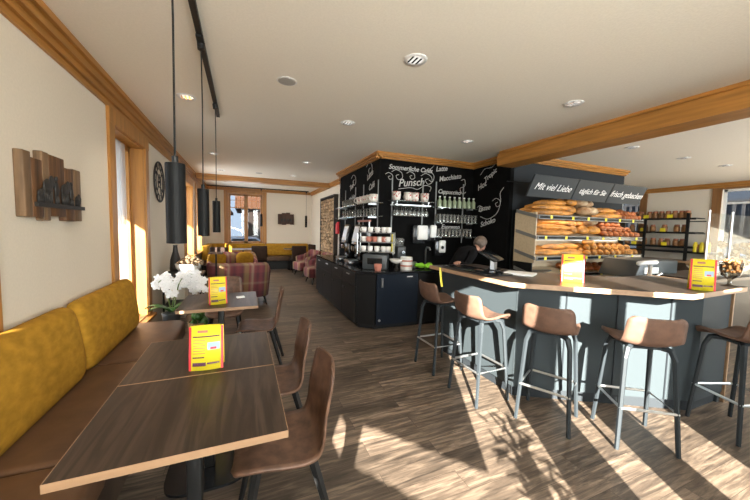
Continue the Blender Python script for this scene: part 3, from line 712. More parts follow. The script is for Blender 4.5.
for t in (.28, .56, .84):
    p = Vector(PAN[1]).lerp(Vector(PAN[2]), t); MB().box(-.006, .006, -.004, .004, .10, 1.06).build('panel_joint', 'greyboard', bar).location = (p.x-.002, p.y-.003, 0)
MB().prism([(2.40, 3.3), (2.40, 2.2), (3.68, 1.45), (4.05, 1.45), (4.05, 1.95), (3.5, 1.95), (2.86, 2.6), (2.86, 3.3)], .0, .06).build('floor_frame', 'black', bar)
o = MB().tube([(2.165, 3.10, 1.10), (2.162, 3.09, 1.04), (2.160, 3.07, .95), (2.162, 3.05, .88)], .014, 6, flat=.25).build('yellow_strap', 'yellow'); tag(o, 'yellow strap hanging over the far end of the bar edge', 'strap')
# pos terminal, mat
pos = thing('till_terminal', 'black till screen on a silver foot on the bar beside the person', 'till', (2.62, 2.72, 1.10), math.radians(28))
MB().box(-.09, .09, -.08, .08, 0, .018).build('foot', 'blackgloss', pos, bevel=.006); MB().prism([(-.045, -.02), (.045, -.02), (.03, .03), (-.03, .03)], .015, .15).build('stand', 'steel', pos)
MB().box(-.16, .16, -.012, .012, -.10, .10, Matrix.Translation((0, .03, .165)) @ Matrix.Rotation(math.radians(-62), 4, 'X')).build('screen', 'screen', pos, bevel=.006)
o = MB().box(-.15, .15, -.42, .42, 0, .012).build('bar_mat', 'screen', loc=(2.42, 2.80, 1.10), rz=-.05, bevel=.004); tag(o, 'long black rubber mat lying on the bar by the till', 'mat')
o = MB().box(-.10, .10, -.14, .14, 0, .02).build('paper_stack', 'white', loc=(2.70, 2.42, 1.10), rz=.5); tag(o, 'small stack of white paper on the bar in front of the till', 'paper')
# goblet
g = thing('glass_goblet', 'tall footed glass goblet filled with nuts at the right end of the bar', 'goblet', (4.04, 1.325, 1.10))
MB().lathe([(.055, 0), (.05, .008), (.013, .02), (.013, .06), (.028, .075), (.06, .10), (.072, .15), (.078, .22)], 24, cap=False).build('bowl', 'smoky', g, smooth=True)
b = MB()
for k in range(70):
    a = random.uniform(0, 2*PI); rr = .060*math.sqrt(random.random()); b.ell((rr*math.cos(a), rr*math.sin(a), random.uniform(.13, .24)), (.017, .012, .012), 7, 5)
n = b.build('nuts', 'jarfill', g, smooth=True); n['kind'] = 'stuff'
# sink, tap, worktop behind the bar
wk = thing('worktop_cabinet', 'grey work cabinet with a steel top standing behind the bar', 'cabinet', (0, 0, 0))
MB().box(4.35, 5.5, 2.15, 2.95, .0, .86).build('body', 'greymetal', wk); MB().box(4.33, 5.52, 2.13, 2.97, .86, .90).build('top', 'steel', wk)
gb = thing('display_case', 'anthracite display case with a lit white label behind the bar', 'display case', (5.62, 2.95, .9), -.1)
MB().prism([(-.30, 0), (.62, 0), (.62, .26), (-.18, .26)], -.28, .28, Matrix(((1, 0, 0, 0), (0, 0, 1, 0), (0, 1, 0, 0), (0, 0, 0, 1)))).build('housing', 'greymetal', gb, bevel=.012); MB().box(-.12, .18, -.292, -.281, .07, .16).build('price_label', 'white', gb)
fc = thing('bar_tap', 'chunky chrome bar tap behind the bar, its spout coloured white as sun glare', 'tap', (4.78, 2.28, .86))
MB().lathe([(.04, 0), (.03, .02), (.022, .30)], 14).build('column', 'chrome', fc, smooth=True); MB().tube([(-.22, .02, .325), (-.1, .0, .335), (.08, -.02, .34)], .028, 12).build('spout', 'white', fc, smooth=True); MB().tube([(.05, 0, .12), (.16, -.05, .2)], .014, 8).build('lever', 'chrome', fc)  # spout painted white to stand for sun glare on the chrome
for k, (x, y) in enumerate(((4.75, 2.24), (4.86, 2.3), (4.98, 2.26), (4.9, 2.42))):
    o = MB().lathe([(.035, 0), (.045, .1), (.04, .1), (.03, .006)], 14, cap=False).build('water_glass', 'clear', loc=(x, y, .90), smooth=True); tag(o, 'upturned drinking glass beside the bar tap', 'glass', 'glasses beside the tap')
gd = thing('glass_guard', 'upright glass guard screen on steel posts at the shop counter', 'glass screen', (0, 0, 0))
sc = thing('sales_counter', 'dark sales counter behind the glass guard at the right', 'counter', (0, 0, 0))
MB().box(5.75, 8.6, 2.1, 2.75, 0, .92).build('body', 'counter', sc); MB().box(5.72, 8.62, 2.06, 2.8, .92, .96).build('top', 'table', sc)
MB().box(5.8, 8.4, 2.15, 2.158, .98, 1.86).build('pane', 'guard', gd)
for x in (5.8, 6.45, 7.6): MB().lathe([(.012, .96), (.012, 1.9)], 10, c=(x, 2.154, 0)).build('post', 'steel', gd)
# plates with pastries on the sales counter
for k, (x, y) in enumerate(((6.5, 2.45), (7.0, 2.5), (7.5, 2.42), (8.0, 2.5))):
    r = thing('pastry_bowl', 'bowl of pale biscuits on the sales counter behind the glass guard', 'bowl', (x, y, .96), group='biscuit bowls behind the guard')
    MB().lathe([(.06, 0), (.13, .07), (.17, .12), (.16, .12), (.05, .01)], 20, cap=False).build('bowl', 'ceramic', r, smooth=True)
    b = MB()
    for q in range(22): a = random.uniform(0, 2*PI); rr = .13*math.sqrt(random.random()); b.ell((rr*math.cos(a), rr*math.sin(a), random.uniform(.09, .2)), (.05, .035, .03), 8, 6, Matrix.Rotation(a, 3, 'Z'))
    n = b.build('biscuits', 'dried', r, smooth=True); n['kind'] = 'stuff'

# ------------------------------------------------------------------ black coffee counter
cc = thing('coffee_counter', 'long black coffee counter with a chamfered corner below the chalkboard', 'counter', (0, 0, 0))
P = [(1.60, 7.35), (1.60, 4.50), (1.83, 4.29), (3.10, 4.26), (3.10, 4.98), (2.14, 4.98), (2.14, 7.35)]
off = lambda d: [(1.60+d, 7.35), (1.60+d, 4.50+d*.4), (1.83+d*.4, 4.29+d), (3.10, 4.26+d), (3.10, 4.98), (2.14, 4.98), (2.14, 7.35)]
MB().prism(off(.05), 0, .07).build('plinth', 'black', cc); MB().prism(off(.02), .07, .862).build('carcass', 'counter', cc); MB().prism(off(-.012), .862, .89).build('worktop', 'blackgloss', cc)
ys = [4.53, 5.24, 5.95, 6.66, 7.34]
for y0, y1 in zip(ys, ys[1:]):
    d1 = MB().box(1.60, 1.622, y0+.004, y1-.004, .64, .855).build('drawer', 'counter', cc); MB().box(1.582, 1.598, (y0+y1)/2-.07, (y0+y1)/2+.07, .79, .805).build('handle', 'steel', d1)
    d2 = MB().box(1.60, 1.622, y0+.004, y1-.004, .08, .632).build('door', 'counter', cc)
    b = MB().box(1.584, 1.598, y1-.16, y1-.06, .52, .55); b.build('handle', 'iron', d2)
f1 = MB().prism([(1.615, 4.49), (1.835, 4.285), (1.845, 4.30), (1.628, 4.502)], .08, .855).build('corner_panel', 'counter', cc)
f2 = MB().box(1.85, 2.56, 4.262, 4.285, .075, .855).build('fridge_door', 'counter_blue', cc); MB().box(1.92, 1.945, 4.240, 4.262, .66, .80).build('handle', 'steel', f2); MB().text('...', .05, (2.40, 4.259, .80), (1, 0, 0), Z, 0).box(2.36, 2.46, 4.257, 4.2605, .80, .815).build('badge', 'white', f2)
MB().lathe([(.018, -.006), (.018, .006)], 12, Matrix.Translation((1.90, 4.256, .15)) @ Matrix.Rotation(PI/2, 4, 'X')).build('lock', 'steel', f2)
MB().box(2.57, 3.09, 4.262, 4.285, .075, .855).build('door', 'counter', cc)
ZC = .89
# coffee machines: two tall units with pale tilted fronts
def coffee_machine(lb, y, w=.30):
    r = thing('coffee_machine', lb, 'coffee machine', (1.90, y, ZC), 0, 'coffee machines')
    MB().box(-.20, .24, -w/2, w/2, .0, .08).build('drip_base', 'blackgloss', r, bevel=.01); MB().box(.0, .24, -w/2, w/2, .08, .40).build('body', 'blackgloss', r, bevel=.015)
    mt = Matrix.Translation((0, 0, .40)) @ Matrix.Rotation(.22, 4, 'Y')
    MB().box(-.06, .20, -w/2, w/2, -.06, .32, mt).build('head', 'blackgloss', r, bevel=.015); MB().box(-.068, -.060, -w/2+.03, w/2-.03, .0, .28, mt).build('front_panel', 'espresso_white', r)
    MB().box(-.072, -.068, -w/2+.06, w/2-.06, .05, .24, mt).build('display', 'steel', r)
    for s in (-.05, .05): MB().lathe([(.012, .25), (.016, .33)], 10, c=(-.08, s, 0)).build('spout', 'chrome', r)
    MB().box(-.19, -.02, -w/2+.03, w/2-.03, .08, .088).build('drip_tray', 'steel', r)
    return r
coffee_machine('coffee machine with a pale tilted front, nearer of the two', 5.32); coffee_machine('coffee machine with a pale tilted front, farther of the two', 5.95)
MUG = [(.026, 0), (.034, .004), (.042, .03), (.044, .085), (.040, .085), (.036, .03), (.02, .008)]
def mug_proto(nm, lb, cat, m, sc=1):
    r = thing(nm, lb, cat); MB().lathe([(a*sc, z*sc) for a, z in MUG], 18, cap=False).build('cup_body', m, r, smooth=True)
    b = MB(); b.tube([(0, .042*sc+.028*sc*math.sin(t), .045*sc+.026*sc*math.cos(t)) for t in [PI*k/8 for k in range(9)]], .0055*sc, 6); b.build('handle', m, r, smooth=True); return r
def place(proto, locs, rz=None, label=None, group=None, jitter=0):
    for i, l in enumerate(locs):
        a = (rz or 0)+random.uniform(-jitter, jitter)
        if i == 0 and not proto.get('used'): proto.location = l; proto.rotation_euler = (0, 0, a); proto['used'] = 1; proto['group'] = group or proto.get('group', ''); o = proto
        else: o = dup(proto, l, a, None, group)
        if label: o['label'] = label
    return proto
def clean_used():
    for o in bpy.data.objects:
        if 'used' in o: del o['used']
# cup rack on a dark box
bx = thing('cold_drip_box', 'dark grey appliance box under the glass cup rack', 'appliance', (2.02, 4.72, ZC), -.55)
MB().box(-.20, .20, -.14, .14, 0, .24).build('housing', 'greymetal', bx, bevel=.015); MB().box(-.12, .12, -.146, -.14, .08, .18).build('front_plate', 'screen', bx)
rk = thing('cup_rack', 'lit glass cup rack with three tiers above the counter corner', 'rack', (2.02, 4.72, ZC+.24), -.55)
for z in (.03, .185, .34): MB().box(-.30, .30, -.13, .13, z, z+.014).build('shelf', 'shelffront', rk, bevel=.003)
for x in (-.29, .29):
    for y in (-.12, .12): MB().lathe([(.008, 0), (.008, .355)], 8, c=(x, y, 0)).build('post', 'steel', rk)
MB().box(.262, .268, -.11, .11, .05, .33).build('side_sign', 'yellow', rk)
ca, sa = math.cos(-.55), math.sin(-.55)
rp = lambda x, y, z: (2.02+x*ca-y*sa, 4.72+x*sa+y*ca, ZC+.24+z)
place(mug_proto('coffee_cup', 'white cup standing on the glass cup rack', 'cup', 'ceramic'), [rp(x, y, z) for z in (.044, .354) for x in (-.2, -.09, .02, .13, .21) for y in (-.06,)]+[rp(x, -.06, .199) for x in (-.2, .06, .2)], 0, 'white cup standing on the glass cup rack', 'white cups on the rack', 2)
place(mug_proto('coffee_cup', 'red-brown cup on the middle tier of the glass cup rack', 'cup', 'terracotta'), [rp(x, -.06, .199) for x in (-.11, -.02, .13)], 0, 'red-brown cup on the middle tier of the glass cup rack', 'brown cups on the rack', 2)
o = tag(MB().box(-.28, .30, -.02, .02, 0, .03).build('copper_rail', 'terracotta', loc=(2.0, 5.25, 1.66), rz=PI/2), 'copper-coloured bar on a stand above the coffee machines', 'rail')
MB().box(-.26, -.25, -.01, .01, -.77, 0).build('stand', 'steel', o); MB().box(.26, .27, -.01, .01, -.77, 0).build('stand', 'steel', o)
# things along the counter front
o = tag(MB().lathe([(.045, 0), (.06, .05), (.062, .10), (.055, .10), (.045, .01)], 20, cap=False).build('terracotta_pot', 'terracotta', loc=(1.95, 4.47, ZC), smooth=True), 'small pink terracotta pot at the corner of the coffee counter', 'pot')
o = thing('footed_bowl', 'white bowl on a dark foot near the counter corner', 'bowl', (2.33, 4.58, ZC))
MB().lathe([(.05, 0), (.02, .02), (.02, .09)], 16).build('foot', 'iron', o); MB().lathe([(.02, .085), (.09, .11), (.125, .16), (.115, .16), (.08, .12)], 22, cap=False).build('bowl', 'ceramic', o, smooth=True)
o = thing('canister', 'striped pale canister on the coffee counter beside the white bowl', 'canister', (2.47, 4.50, ZC)); MB().lathe([(.10, 0), (.10, .20), (.095, .205)], 22).build('body', 'espresso_white', o)
for z in (.05, .13): MB().lathe([(.1015, z), (.1015, z+.025)], 22, cap=False).build('stripe', 'terracotta', o)
gr = thing('coffee_grinder', 'slim dark coffee grinder standing before the wall rail', 'grinder', (2.50, 4.82, ZC))
MB().box(-.08, .08, -.10, .10, 0, .36).build('body', 'greymetal', gr, bevel=.02); MB().lathe([(.07, .36), (.085, .48), (.06, .5)], 18).build('hopper', 'clear', gr, smooth=True); MB().lathe([(.035, 0), (.035, .05)], 14, Matrix.Translation((0, -.10, .26)) @ Matrix.Rotation(PI/2, 4, 'X')).build('dial', 'chrome', gr)
o = tag(MB().lathe([(.05, -.015), (.06, 0), (.05, .015)], 18, Matrix.Rotation(PI/2, 4, 'X')).build('round_timer', 'steel', loc=(2.66, 4.56, ZC+.06)), 'small round steel timer beside the green cloth', 'timer')
b = MB()
for k in range(9): b.ell((random.uniform(-.12, .12), random.uniform(-.06, .06), random.uniform(.02, .07)), (.06, .05, .035), 10, 7, Matrix.Rotation(random.random()*3, 3, 'Z'))
tag(b.build('cleaning_cloth', 'green', loc=(2.80, 4.50, ZC), smooth=True), 'crumpled lime green cloth on the coffee counter', 'cloth')
tp = thing('sink_tap', 'slim steel tap by the wall behind the green cloth', 'tap', (3.02, 4.80, ZC)); MB().tube([(0, 0, 0), (0, 0, .30), (0, -.03, .34), (0, -.12, .34), (0, -.15, .30)], .014, 8).build('pipe', 'steel', tp, smooth=True)
# dispensers on the wall
def dispenser(lb, x, z, w, h):
    r = thing('soap_dispenser', lb, 'dispenser', (x, 5.05, z), group='white wall dispensers')
    MB().box(-w/2-.02, w/2-.02, -.13, 0, -.02, h).build('housing', 'blackgloss', r, bevel=.03, seg=3); MB().box(-w/2+.06, w/2+.0, -.165, -.12, .06, h-.01).build('front_cover', 'white', r, bevel=.03, seg=3); return r
dispenser('larger white towel dispenser on the black wall, left of three', 2.98, 1.30, .27, .33); dispenser('narrow white dispenser on the black wall, middle of three', 3.21, 1.34, .19, .30)
q = dispenser('low white soap dispenser with a dark window, right of three', 3.42, 1.06, .20, .30); MB().lathe([(.03, 0), (.03, .012)], 16, Matrix.Translation((.01, -.174, .16)) @ Matrix.Rotation(PI/2, 4, 'X')).build('window', 'screen', q)

# ------------------------------------------------------------------ glass shelves on the chalk walls
def rail(lb, loc, h, axis):
    o = MB().box(-.010, .010, -.012, 0, 0, h).build('shelf_rail', 'railsteel', loc=loc, rz=0 if axis == 'y' else -PI/2); tag(o, lb, 'rail', 'steel shelf rails')
for x, z0, lb in ((2.44, 1.35, 'steel wall rail left of the word Punsch'), (3.07, 1.35, 'steel wall rail right of the word Punsch'), (3.36, 1.3, 'steel wall rail left of the bottle shelf'), (3.99, 1.3, 'steel wall rail right of the bottle shelf')): rail(lb, (x, 5.05, z0), 2.45-z0, 'y')
for y, lb in ((5.10, 'steel rail on the left chalk wall, nearest the corner'), (5.82, 'second steel rail on the left chalk wall from the corner'), (6.30, 'third steel rail on the left chalk wall from the corner'), (7.0, 'farthest steel rail on the left chalk wall')): rail(lb, (2.2, y, 1.45), .95, 'x')
def gshelf(lb, x0, x1, y0, y1, z, grp):
    r = tag(MB().box(x0, x1, y0, y1, z-.010, z).build('glass_shelf', 'shelfglass'), lb, 'shelf', grp)
    ax = x1-x0 > y1-y0
    for t in (.12, .88):
        b = MB()
        if ax: x = x0+(x1-x0)*t; b.box(x-.008, x+.008, y0+.03, y1, z-.03, z-.010)
        else: y = y0+(y1-y0)*t; b.box(x0+.03, x1, y-.008, y+.008, z-.03, z-.010)
        b.build('bracket', 'steel', r)
    return r
gshelf('upper glass shelf with printed mugs below Punsch', 2.36, 3.2, 4.84, 5.03, 2.045, 'glass shelves on the front chalk wall')
gshelf('glass shelf carrying the row of pale green bottles', 3.28, 4.2, 4.84, 5.03, 1.965, 'glass shelves on the front chalk wall')
gshelf('glass shelf with tall glasses under the bottles', 3.28, 4.2, 4.84, 5.03, 1.69, 'glass shelves on the front chalk wall'); gshelf('lowest glass shelf with glasses on the front chalk wall', 3.28, 4.2, 4.84, 5.03, 1.425, 'glass shelves on the front chalk wall')
gshelf('upper glass shelf with mugs on the left chalk wall', 1.99, 2.18, 4.85, 7.1, 1.99, 'glass shelves on the left chalk wall'); gshelf('lower glass shelf with glasses on the left chalk wall', 1.99, 2.18, 4.85, 7.1, 1.76, 'glass shelves on the left chalk wall')
hr = thing('glass_rack', 'steel hanging rack for wine glasses under the printed mugs', 'rack', (0, 0, 0))
for k in range(7): MB().box(2.42+k*.115, 2.43+k*.115, 4.84, 5.03, 1.955, 1.965).build('runner', 'steel', hr)
for y in (4.85, 5.02): MB().box(2.40, 3.13, y-.006, y+.006, 1.965, 1.975).box(2.44, 2.45, y-.005, y+.005, 1.975, 2.035).box(3.07, 3.08, y-.005, y+.005, 1.975, 2.035).build('carrier', 'steel', hr)
big = mug_proto('printed_mug', 'large white mug with red print on the shelf below Punsch', 'mug', 'cupprint', 1.75)
place(big, [(x, 4.93, 2.046) for x in (2.47, 2.70, 2.84, 3.04)], 0, 'large white mug with red print on the shelf below Punsch', 'printed mugs below Punsch', 1)
sm = mug_proto('latte_mug', 'pale mug on the upper shelf of the left chalk wall', 'mug', 'cupprint', 1.7)
place(sm, [(2.09, y, 1.991) for y in (5.05, 5.22, 5.39, 5.56, 5.73)], PI/2, 'pale printed mug on the upper shelf of the left chalk wall', 'mugs on the left chalk wall', 1)
wg = thing('wine_glass', 'wine glass hanging upside down under the printed mugs', 'glass')
MB().lathe([(.034, .0), (.032, -.004), (.005, -.01), (.005, -.075), (.03, -.095), (.04, -.13), (.034, -.175)], 14, cap=False).build('bowl', 'clear', wg, smooth=True)
place(wg, [(2.47+i*.085, y, 1.955) for i in range(8) for y in (4.89, 4.98)], 0, None, 'hanging wine glasses')
bo = thing('bottle', 'small pale green bottle on the shelf over the tall glasses', 'bottle')
MB().lathe([(.038, 0), (.04, .01), (.04, .12), (.016, .155), (.016, .185)], 14).build('body', 'bottle', bo, smooth=True); MB().lathe([(.018, .185), (.018, .205)], 10).build('cap', 'white', bo)
place(bo, [(3.36+i*.112, 4.92, 1.966) for i in range(8)], 0, None, 'pale green bottles')
tg = thing('tall_glass', 'tall drinking glass on the shelf under the bottles', 'glass'); MB().lathe([(.026, 0), (.036, .15), (.033, .15), (.024, .008)], 14, cap=False).build('body', 'clear', tg, smooth=True)
place(tg, [(3.36+i*.082, y, 1.691) for i in range(11) for y in (4.89, 4.98)], 0, 'tall drinking glass on the shelf under the bottles', 'tall glasses')
place(tg, [(3.36+i*.082, 4.92, 1.426) for i in range(10)], 0, 'tall drinking glass on the lowest shelf above the person', 'glasses on the lowest shelf')
place(tg, [(2.09, 5.0+i*.16, 1.761) for i in range(12)], 0, 'drinking glass on the lower shelf of the left chalk wall', 'glasses on the left chalk wall')
place(tg, [(2.09, 6.1+i*.12, 1.991) for i in range(7)], 0, 'drinking glass on the upper shelf of the left chalk wall', 'glasses on the upper left shelf')
clean_used()

# ------------------------------------------------------------------ bread shelves
bs = thing('bread_shelf', 'tall bread display shelf with four sloping tiers against the dark wall', 'shelf', (0, 0, 0))
X0, X1 = 4.22, 6.98
MB().box(X0-.02, X0, 3.52, 3.93, 1.06, 1.86).build('side_panel', 'traywood', bs); MB().box(X0-.02, X0, 3.56, 3.93, .0, 1.06).build('lower_side_panel', 'black', bs); MB().box(X1, X1+.03, 3.80, 3.93, .0, 1.9).build('side_panel', 'greyboard', bs)
MB().box(X0, X1, 3.905, 3.93, .1, 1.88).build('back_panel', 'traywood', bs)
TIER = [1.80, 1.475, 1.145, .86]
YFt, YBt, RISE = 3.50, 3.90, .10
tz = lambda z, y: z+RISE*(y-YFt)/(YBt-YFt)
for z in TIER:
    b = MB(); n = [Vector((x, y, tz(z, y)+dz)) for dz in (-.03, -.008) for x, y in ((X0, YFt), (X1, YFt), (X1, YBt), (X0, YBt))]
    b._add(n, [(0,3,2,1), (4,5,6,7), (0,1,5,4), (1,2,6,5), (2,3,7,6), (3,0,4,7)]); sh = b.build('tray', 'traywood', bs)
    MB().box(X0, X1, YFt-.012, YFt, z-.045, z+.022).build('front_rail', 'shelffront', sh); MB().box(X0+.02, X1, YFt-.0135, YFt-.012, z-.03, z+.006).build('label_strip', 'screen', sh)
    for k in range(6): x = X0+.25+k*.45+random.uniform(-.08, .08); MB().box(x-.026, x+.026, YFt-.016, YFt-.0135, z-.035, z+.015).build('price_tag', 'yellow', sh)
    b = MB(); n = [Vector((x, y, tz(z, y)+dz)) for dz in (-.035, .018) for x, y in ((X0-.035, YFt), (X0-.02, YFt), (X0-.02, YBt), (X0-.035, YBt))]; b._add(n, [(0,3,2,1), (4,5,6,7), (0,1,5,4), (1,2,6,5), (2,3,7,6), (3,0,4,7)]); b.build('tray_side', 'shelffront', sh)
def bread(nm, lb, grp, kind, m):
    b = MB(); kx = {'baguette': (.28, .052, .056), 'loaf': (.16, .085, .085), 'round': (.118, .115, .10), 'bun': (.058, .052, .05), 'roll': (.082, .060, .058)}[kind]
    n = random.random()*9
    def fn(q):
        t = q.x/kx[0]
        s = 1+.05*math.sin(9*t+n)+.03*math.sin(23*t+n*2)
        if kind in ('baguette', 'loaf', 'roll'):
            q.y *= s; q.z *= s
            if q.z > 0: q.z *= 1-.16*max(0, math.sin((t*4.5+.5*q.y/kx[1])*PI))**8
        else: q.z *= 1-.14*abs(math.sin(math.atan2(q.y, q.x)*2+n))**6*(1 if q.z > 0 else 0)
        if q.z < 0: q.z *= .55
        return q
    b.ell((0, 0, kx[2]*.55), kx, 28 if kind in ('baguette', 'loaf') else 18, 12, Matrix.Identity(3), fn)
    if kind in ('baguette', 'loaf'):
        pass
    o = b.build(nm, m, smooth=True); tag(o, lb, 'bread', grp); o['h'] = kx[2]; return o
def put(proto, spots, rz, jit=.15):
    first = True
    for x, y, dz in spots:
        z0 = [t for t in TIER][put.t]
        loc = (x, y, tz(z0, y)+.004+dz)
        a = rz+random.uniform(-jit, jit)
        if first: o = proto; first = False
        else: o = proto.copy(); COL.objects.link(o)
        o.location = loc; o.rotation_euler = (math.atan(RISE/(YBt-YFt))*math.cos(a), 0, a) if dz == 0 else (0, 0, a)
        s = random.uniform(.92, 1.1); o.scale = (s, s, random.uniform(.95, 1.15))
fr = lambda a, b, n: [a+(b-a)*(i+.5)/n for i in range(n)]
put.t = 0
put(bread('baguette', 'brown baguette at the left end of the top bread tier', 'baguettes on the top tier', 'baguette', 'crust'), [(x, y, 0) for x in (4.52, 4.74) for y in (3.60, 3.70, 3.80)]+[(x, y, .07) for x in (4.60, 4.78) for y in (3.66, 3.76)]+[(4.72, 3.72, .14)], -.38)
put(bread('loaf', 'scored oval loaf raised at the left of the top bread tier', 'oval loaves on the top tier', 'loaf', 'crust'), [(5.12, 3.66, .03), (5.10, 3.80, .13), (5.22, 3.72, .15)], .2)
put(bread('round_loaf', 'round floury loaf on the top bread tier', 'round floury loaves on the top tier', 'round', 'crust_flour'), [(5.45, 3.62, .02), (5.48, 3.80, .02), (5.70, 3.66, .02), (5.47, 3.72, .15), (5.72, 3.78, .13)], 0, 2)
put(bread('baguette', 'seeded golden baguette at the middle of the top bread tier', 'seeded baguettes on the top tier', 'baguette', 'crust'), [(6.02, 3.60, 0), (6.05, 3.72, 0), (6.0, 3.83, 0), (6.04, 3.68, .07)], -.3)
put(bread('dark_bun', 'small dark bun at the right end of the top bread tier', 'dark buns on the top tier', 'bun', 'crust_dark'), [(x, y, 0) for x in fr(6.25, 6.97, 6) for y in (3.56, 3.67, 3.78, 3.87)]+[(x, y, .055) for x in fr(6.28, 6.9, 5) for y in (3.62, 3.74, 3.84)], 0, 2)
put.t = 1
put(bread('long_loaf', 'golden long loaf at the left end of the middle bread tier', 'golden long loaves on the middle tier', 'baguette', 'crust'), [(x, y, 0) for x in (4.52, 4.78) for y in (3.60, 3.70, 3.80)]+[(x, y, .07) for x in (4.58, 4.82) for y in (3.66, 3.76)]+[(4.85, 3.72, .14), (4.62, 3.78, .14)], -.36)
put(bread('plaited_loaf', 'glossy oval loaf at the middle of the middle bread tier', 'oval loaves on the middle tier', 'loaf', 'crust'), [(x, y, .02) for x in fr(5.05, 5.85, 3) for y in (3.63, 3.80)]+[(5.22, 3.7, .11), (5.5, 3.74, .11)], .2, .4)
put(bread('round_loaf', 'single pale round loaf lying on top at the middle bread tier', 'pale round loaf', 'round', 'crust_flour'), [(5.62, 3.62, .17)], 0, 2)
put(bread('brown_roll', 'reddish brown roll at the right end of the middle bread tier', 'brown rolls on the middle tier', 'roll', 'crust_dark'), [(x, y, 0) for x in fr(5.88, 6.97, 7) for y in (3.58, 3.70, 3.83)]+[(x, y, .07) for x in fr(5.95, 6.8, 6) for y in (3.63, 3.78)]+[(x, 3.72, .14) for x in fr(6.0, 6.6, 4)], .4, .8)
put.t = 2
put(bread('baguette', 'pale golden baguette at the left of the lowest full bread tier', 'pale baguettes on the third tier', 'baguette', 'crust'), [(4.55, 3.62, 0), (4.58, 3.74, 0), (4.56, 3.83, 0), (5.08, 3.60, 0), (5.12, 3.72, 0), (5.1, 3.82, 0), (4.82, 3.68, .07), (5.2, 3.70, .07)], -.06, .12)
put(bread('small_roll', 'golden roll on the third bread tier', 'golden rolls on the third tier', 'roll', 'crust'), [(x, y, 0) for x in fr(5.45, 6.97, 9) for y in (3.58, 3.70, 3.83)]+[(x, y, .07) for x in fr(5.5, 6.85, 7) for y in (3.63, 3.78)], .4, .8)
put(bread('plaited_loaf', 'oval loaf lying on top of the rolls on the third tier', 'oval loaf on the rolls', 'loaf', 'crust'), [(5.68, 3.66, .14)], .1, .1)
put.t = 3
put(bread('dark_roll', 'dark roll on the bottom bread tier behind the yellow card', 'dark rolls on the bottom tier', 'roll', 'crust_dark'), [(x, y, 0) for x in fr(5.0, 6.9, 10) for y in (3.6, 3.76)], .4, .8)
for z in TIER[1:3]:  # glowing strips and warm lamps added to brighten the bread
    MB().box(X0+.1, X1-.1, 3.86, 3.88, z+.262, z+.272).build('added_light_strip', 'lampglow', bs)
    lamp('added_shelf_light', 'AREA', ((X0+X1)/2, 3.62, z+.268), 1.6, (1, .80, .55), (0, -.05, -1), shape='RECTANGLE', size=2.5, size_y=.10)
o = tag(MB().box(-.22, .22, -.16, .16, 0, .015).build('bread_tray', 'shelffront', loc=(4.55, 3.74, .90), rz=.4), 'pale tray at the left end of the bottom bread tier', 'tray')
# signs
SG = [('Mit viel Liebe', 'slate sign reading Mit viel Liebe, left of three', 4.00, 4.98), ('täglich für Sie', 'slate sign reading täglich für Sie, middle of three', 5.0, 5.88), ('frisch gebacken', 'slate sign reading frisch gebacken, right of three', 5.90, 6.86)]
tilt = math.atan2(.14, .31); ux = Vector((0, -math.sin(tilt), math.cos(tilt)))
for body, lb, x0, x1 in SG:
    r = thing('shop_sign', lb, 'sign', ((x0+x1)/2, 3.56, 2.10), group='slate signs over the bread'); w = (x1-x0)/2
    MB().box(-w, w, -.012, .012, 0, .34, Matrix.Rotation(tilt, 4, 'X')).build('board', 'signboard', r)
    org = Vector((0, -.0135*math.cos(tilt), -.0135*math.sin(tilt)))+ux*.12
    MB().text(body, (.126 if w < .47 else .15), org, (1, 0, 0), ux, .35, .001, 'CENTER', .0).build('lettering', 'white', r)
    for sx in (-.7, .7): MB().tube([(sx*w, .01, .2), (sx*w, .54, .3)], .008, 6).build('bracket', 'black', r)

# ------------------------------------------------------------------ jar shelves on the right wall
js = thing('pack_rack', 'black wire rack of biscuit packs against the right wall', 'rack', (10.55, 0, 0))
for z in (2.0, 1.64, 1.27): MB().box(-.16, .30, 4.10, 5.95, z-.02, z).build('shelf', 'black', js)
MB().box(-.18, .34, 3.72, 5.95, 1.10, 1.14).build('shelf', 'black', js)
for y in (4.24, 5.15, 5.9): MB().box(-.19, -.15, y-.03, y+.03, .90, 2.12 if y < 4.5 else 2.0).build('post', 'black', js)
for z in (1.98, 1.62, 1.25): MB().box(-.17, -.14, 4.1, 5.95, z-.03, z).build('rail', 'black', js)
for z in (1.9, 1.6): MB().box(-.17, -.15, 3.9, 4.24, z-.012, z+.012).build('rail', 'black', js)
jp = thing('biscuit_pack', '', 'pack')
MB().lathe([(.058, 0), (.066, .012), (.066, .125), (.05, .15)], 14).build('pack_body', 'jarfill', jp, smooth=True); MB().lathe([(.052, .15), (.054, .155), (.054, .185), (.03, .19)], 14).build('pack_top', 'jarlid', jp)
JP = {'top': (2.0, [5.85, 5.65, 5.45, 5.3, 5.12, 5.0, 4.85, 4.7, 4.55, 4.4, 4.28]), 'second': (1.64, [5.8, 5.5, 5.18, 5.0, 4.75, 4.5, 4.32]), 'third': (1.27, [5.8, 5.6, 5.35, 5.2, 5.0, 4.8, 4.66, 4.5, 4.35]), 'lowest': (1.14, [4.02])}
first = True
for nm, (z, yl) in JP.items():
    for y in yl:
        lb = 'brown biscuit pack on the %s shelf of the right wall rack' % nm; l = (10.48, y+random.uniform(-.02, .02), z)
        if first: jp.location = l; o = jp; first = False
        else: o = dup(jp, l)
        o['label'] = lb; o['group'] = 'biscuit packs on the %s shelf' % nm
yt = MB().box(-.004, .004, -.06, .06, 0, .09)
p0 = tag(yt.build('price_card', 'yellow'), 'small yellow price card in front of the biscuit packs', 'price card', 'yellow price cards on the rack'); first = True
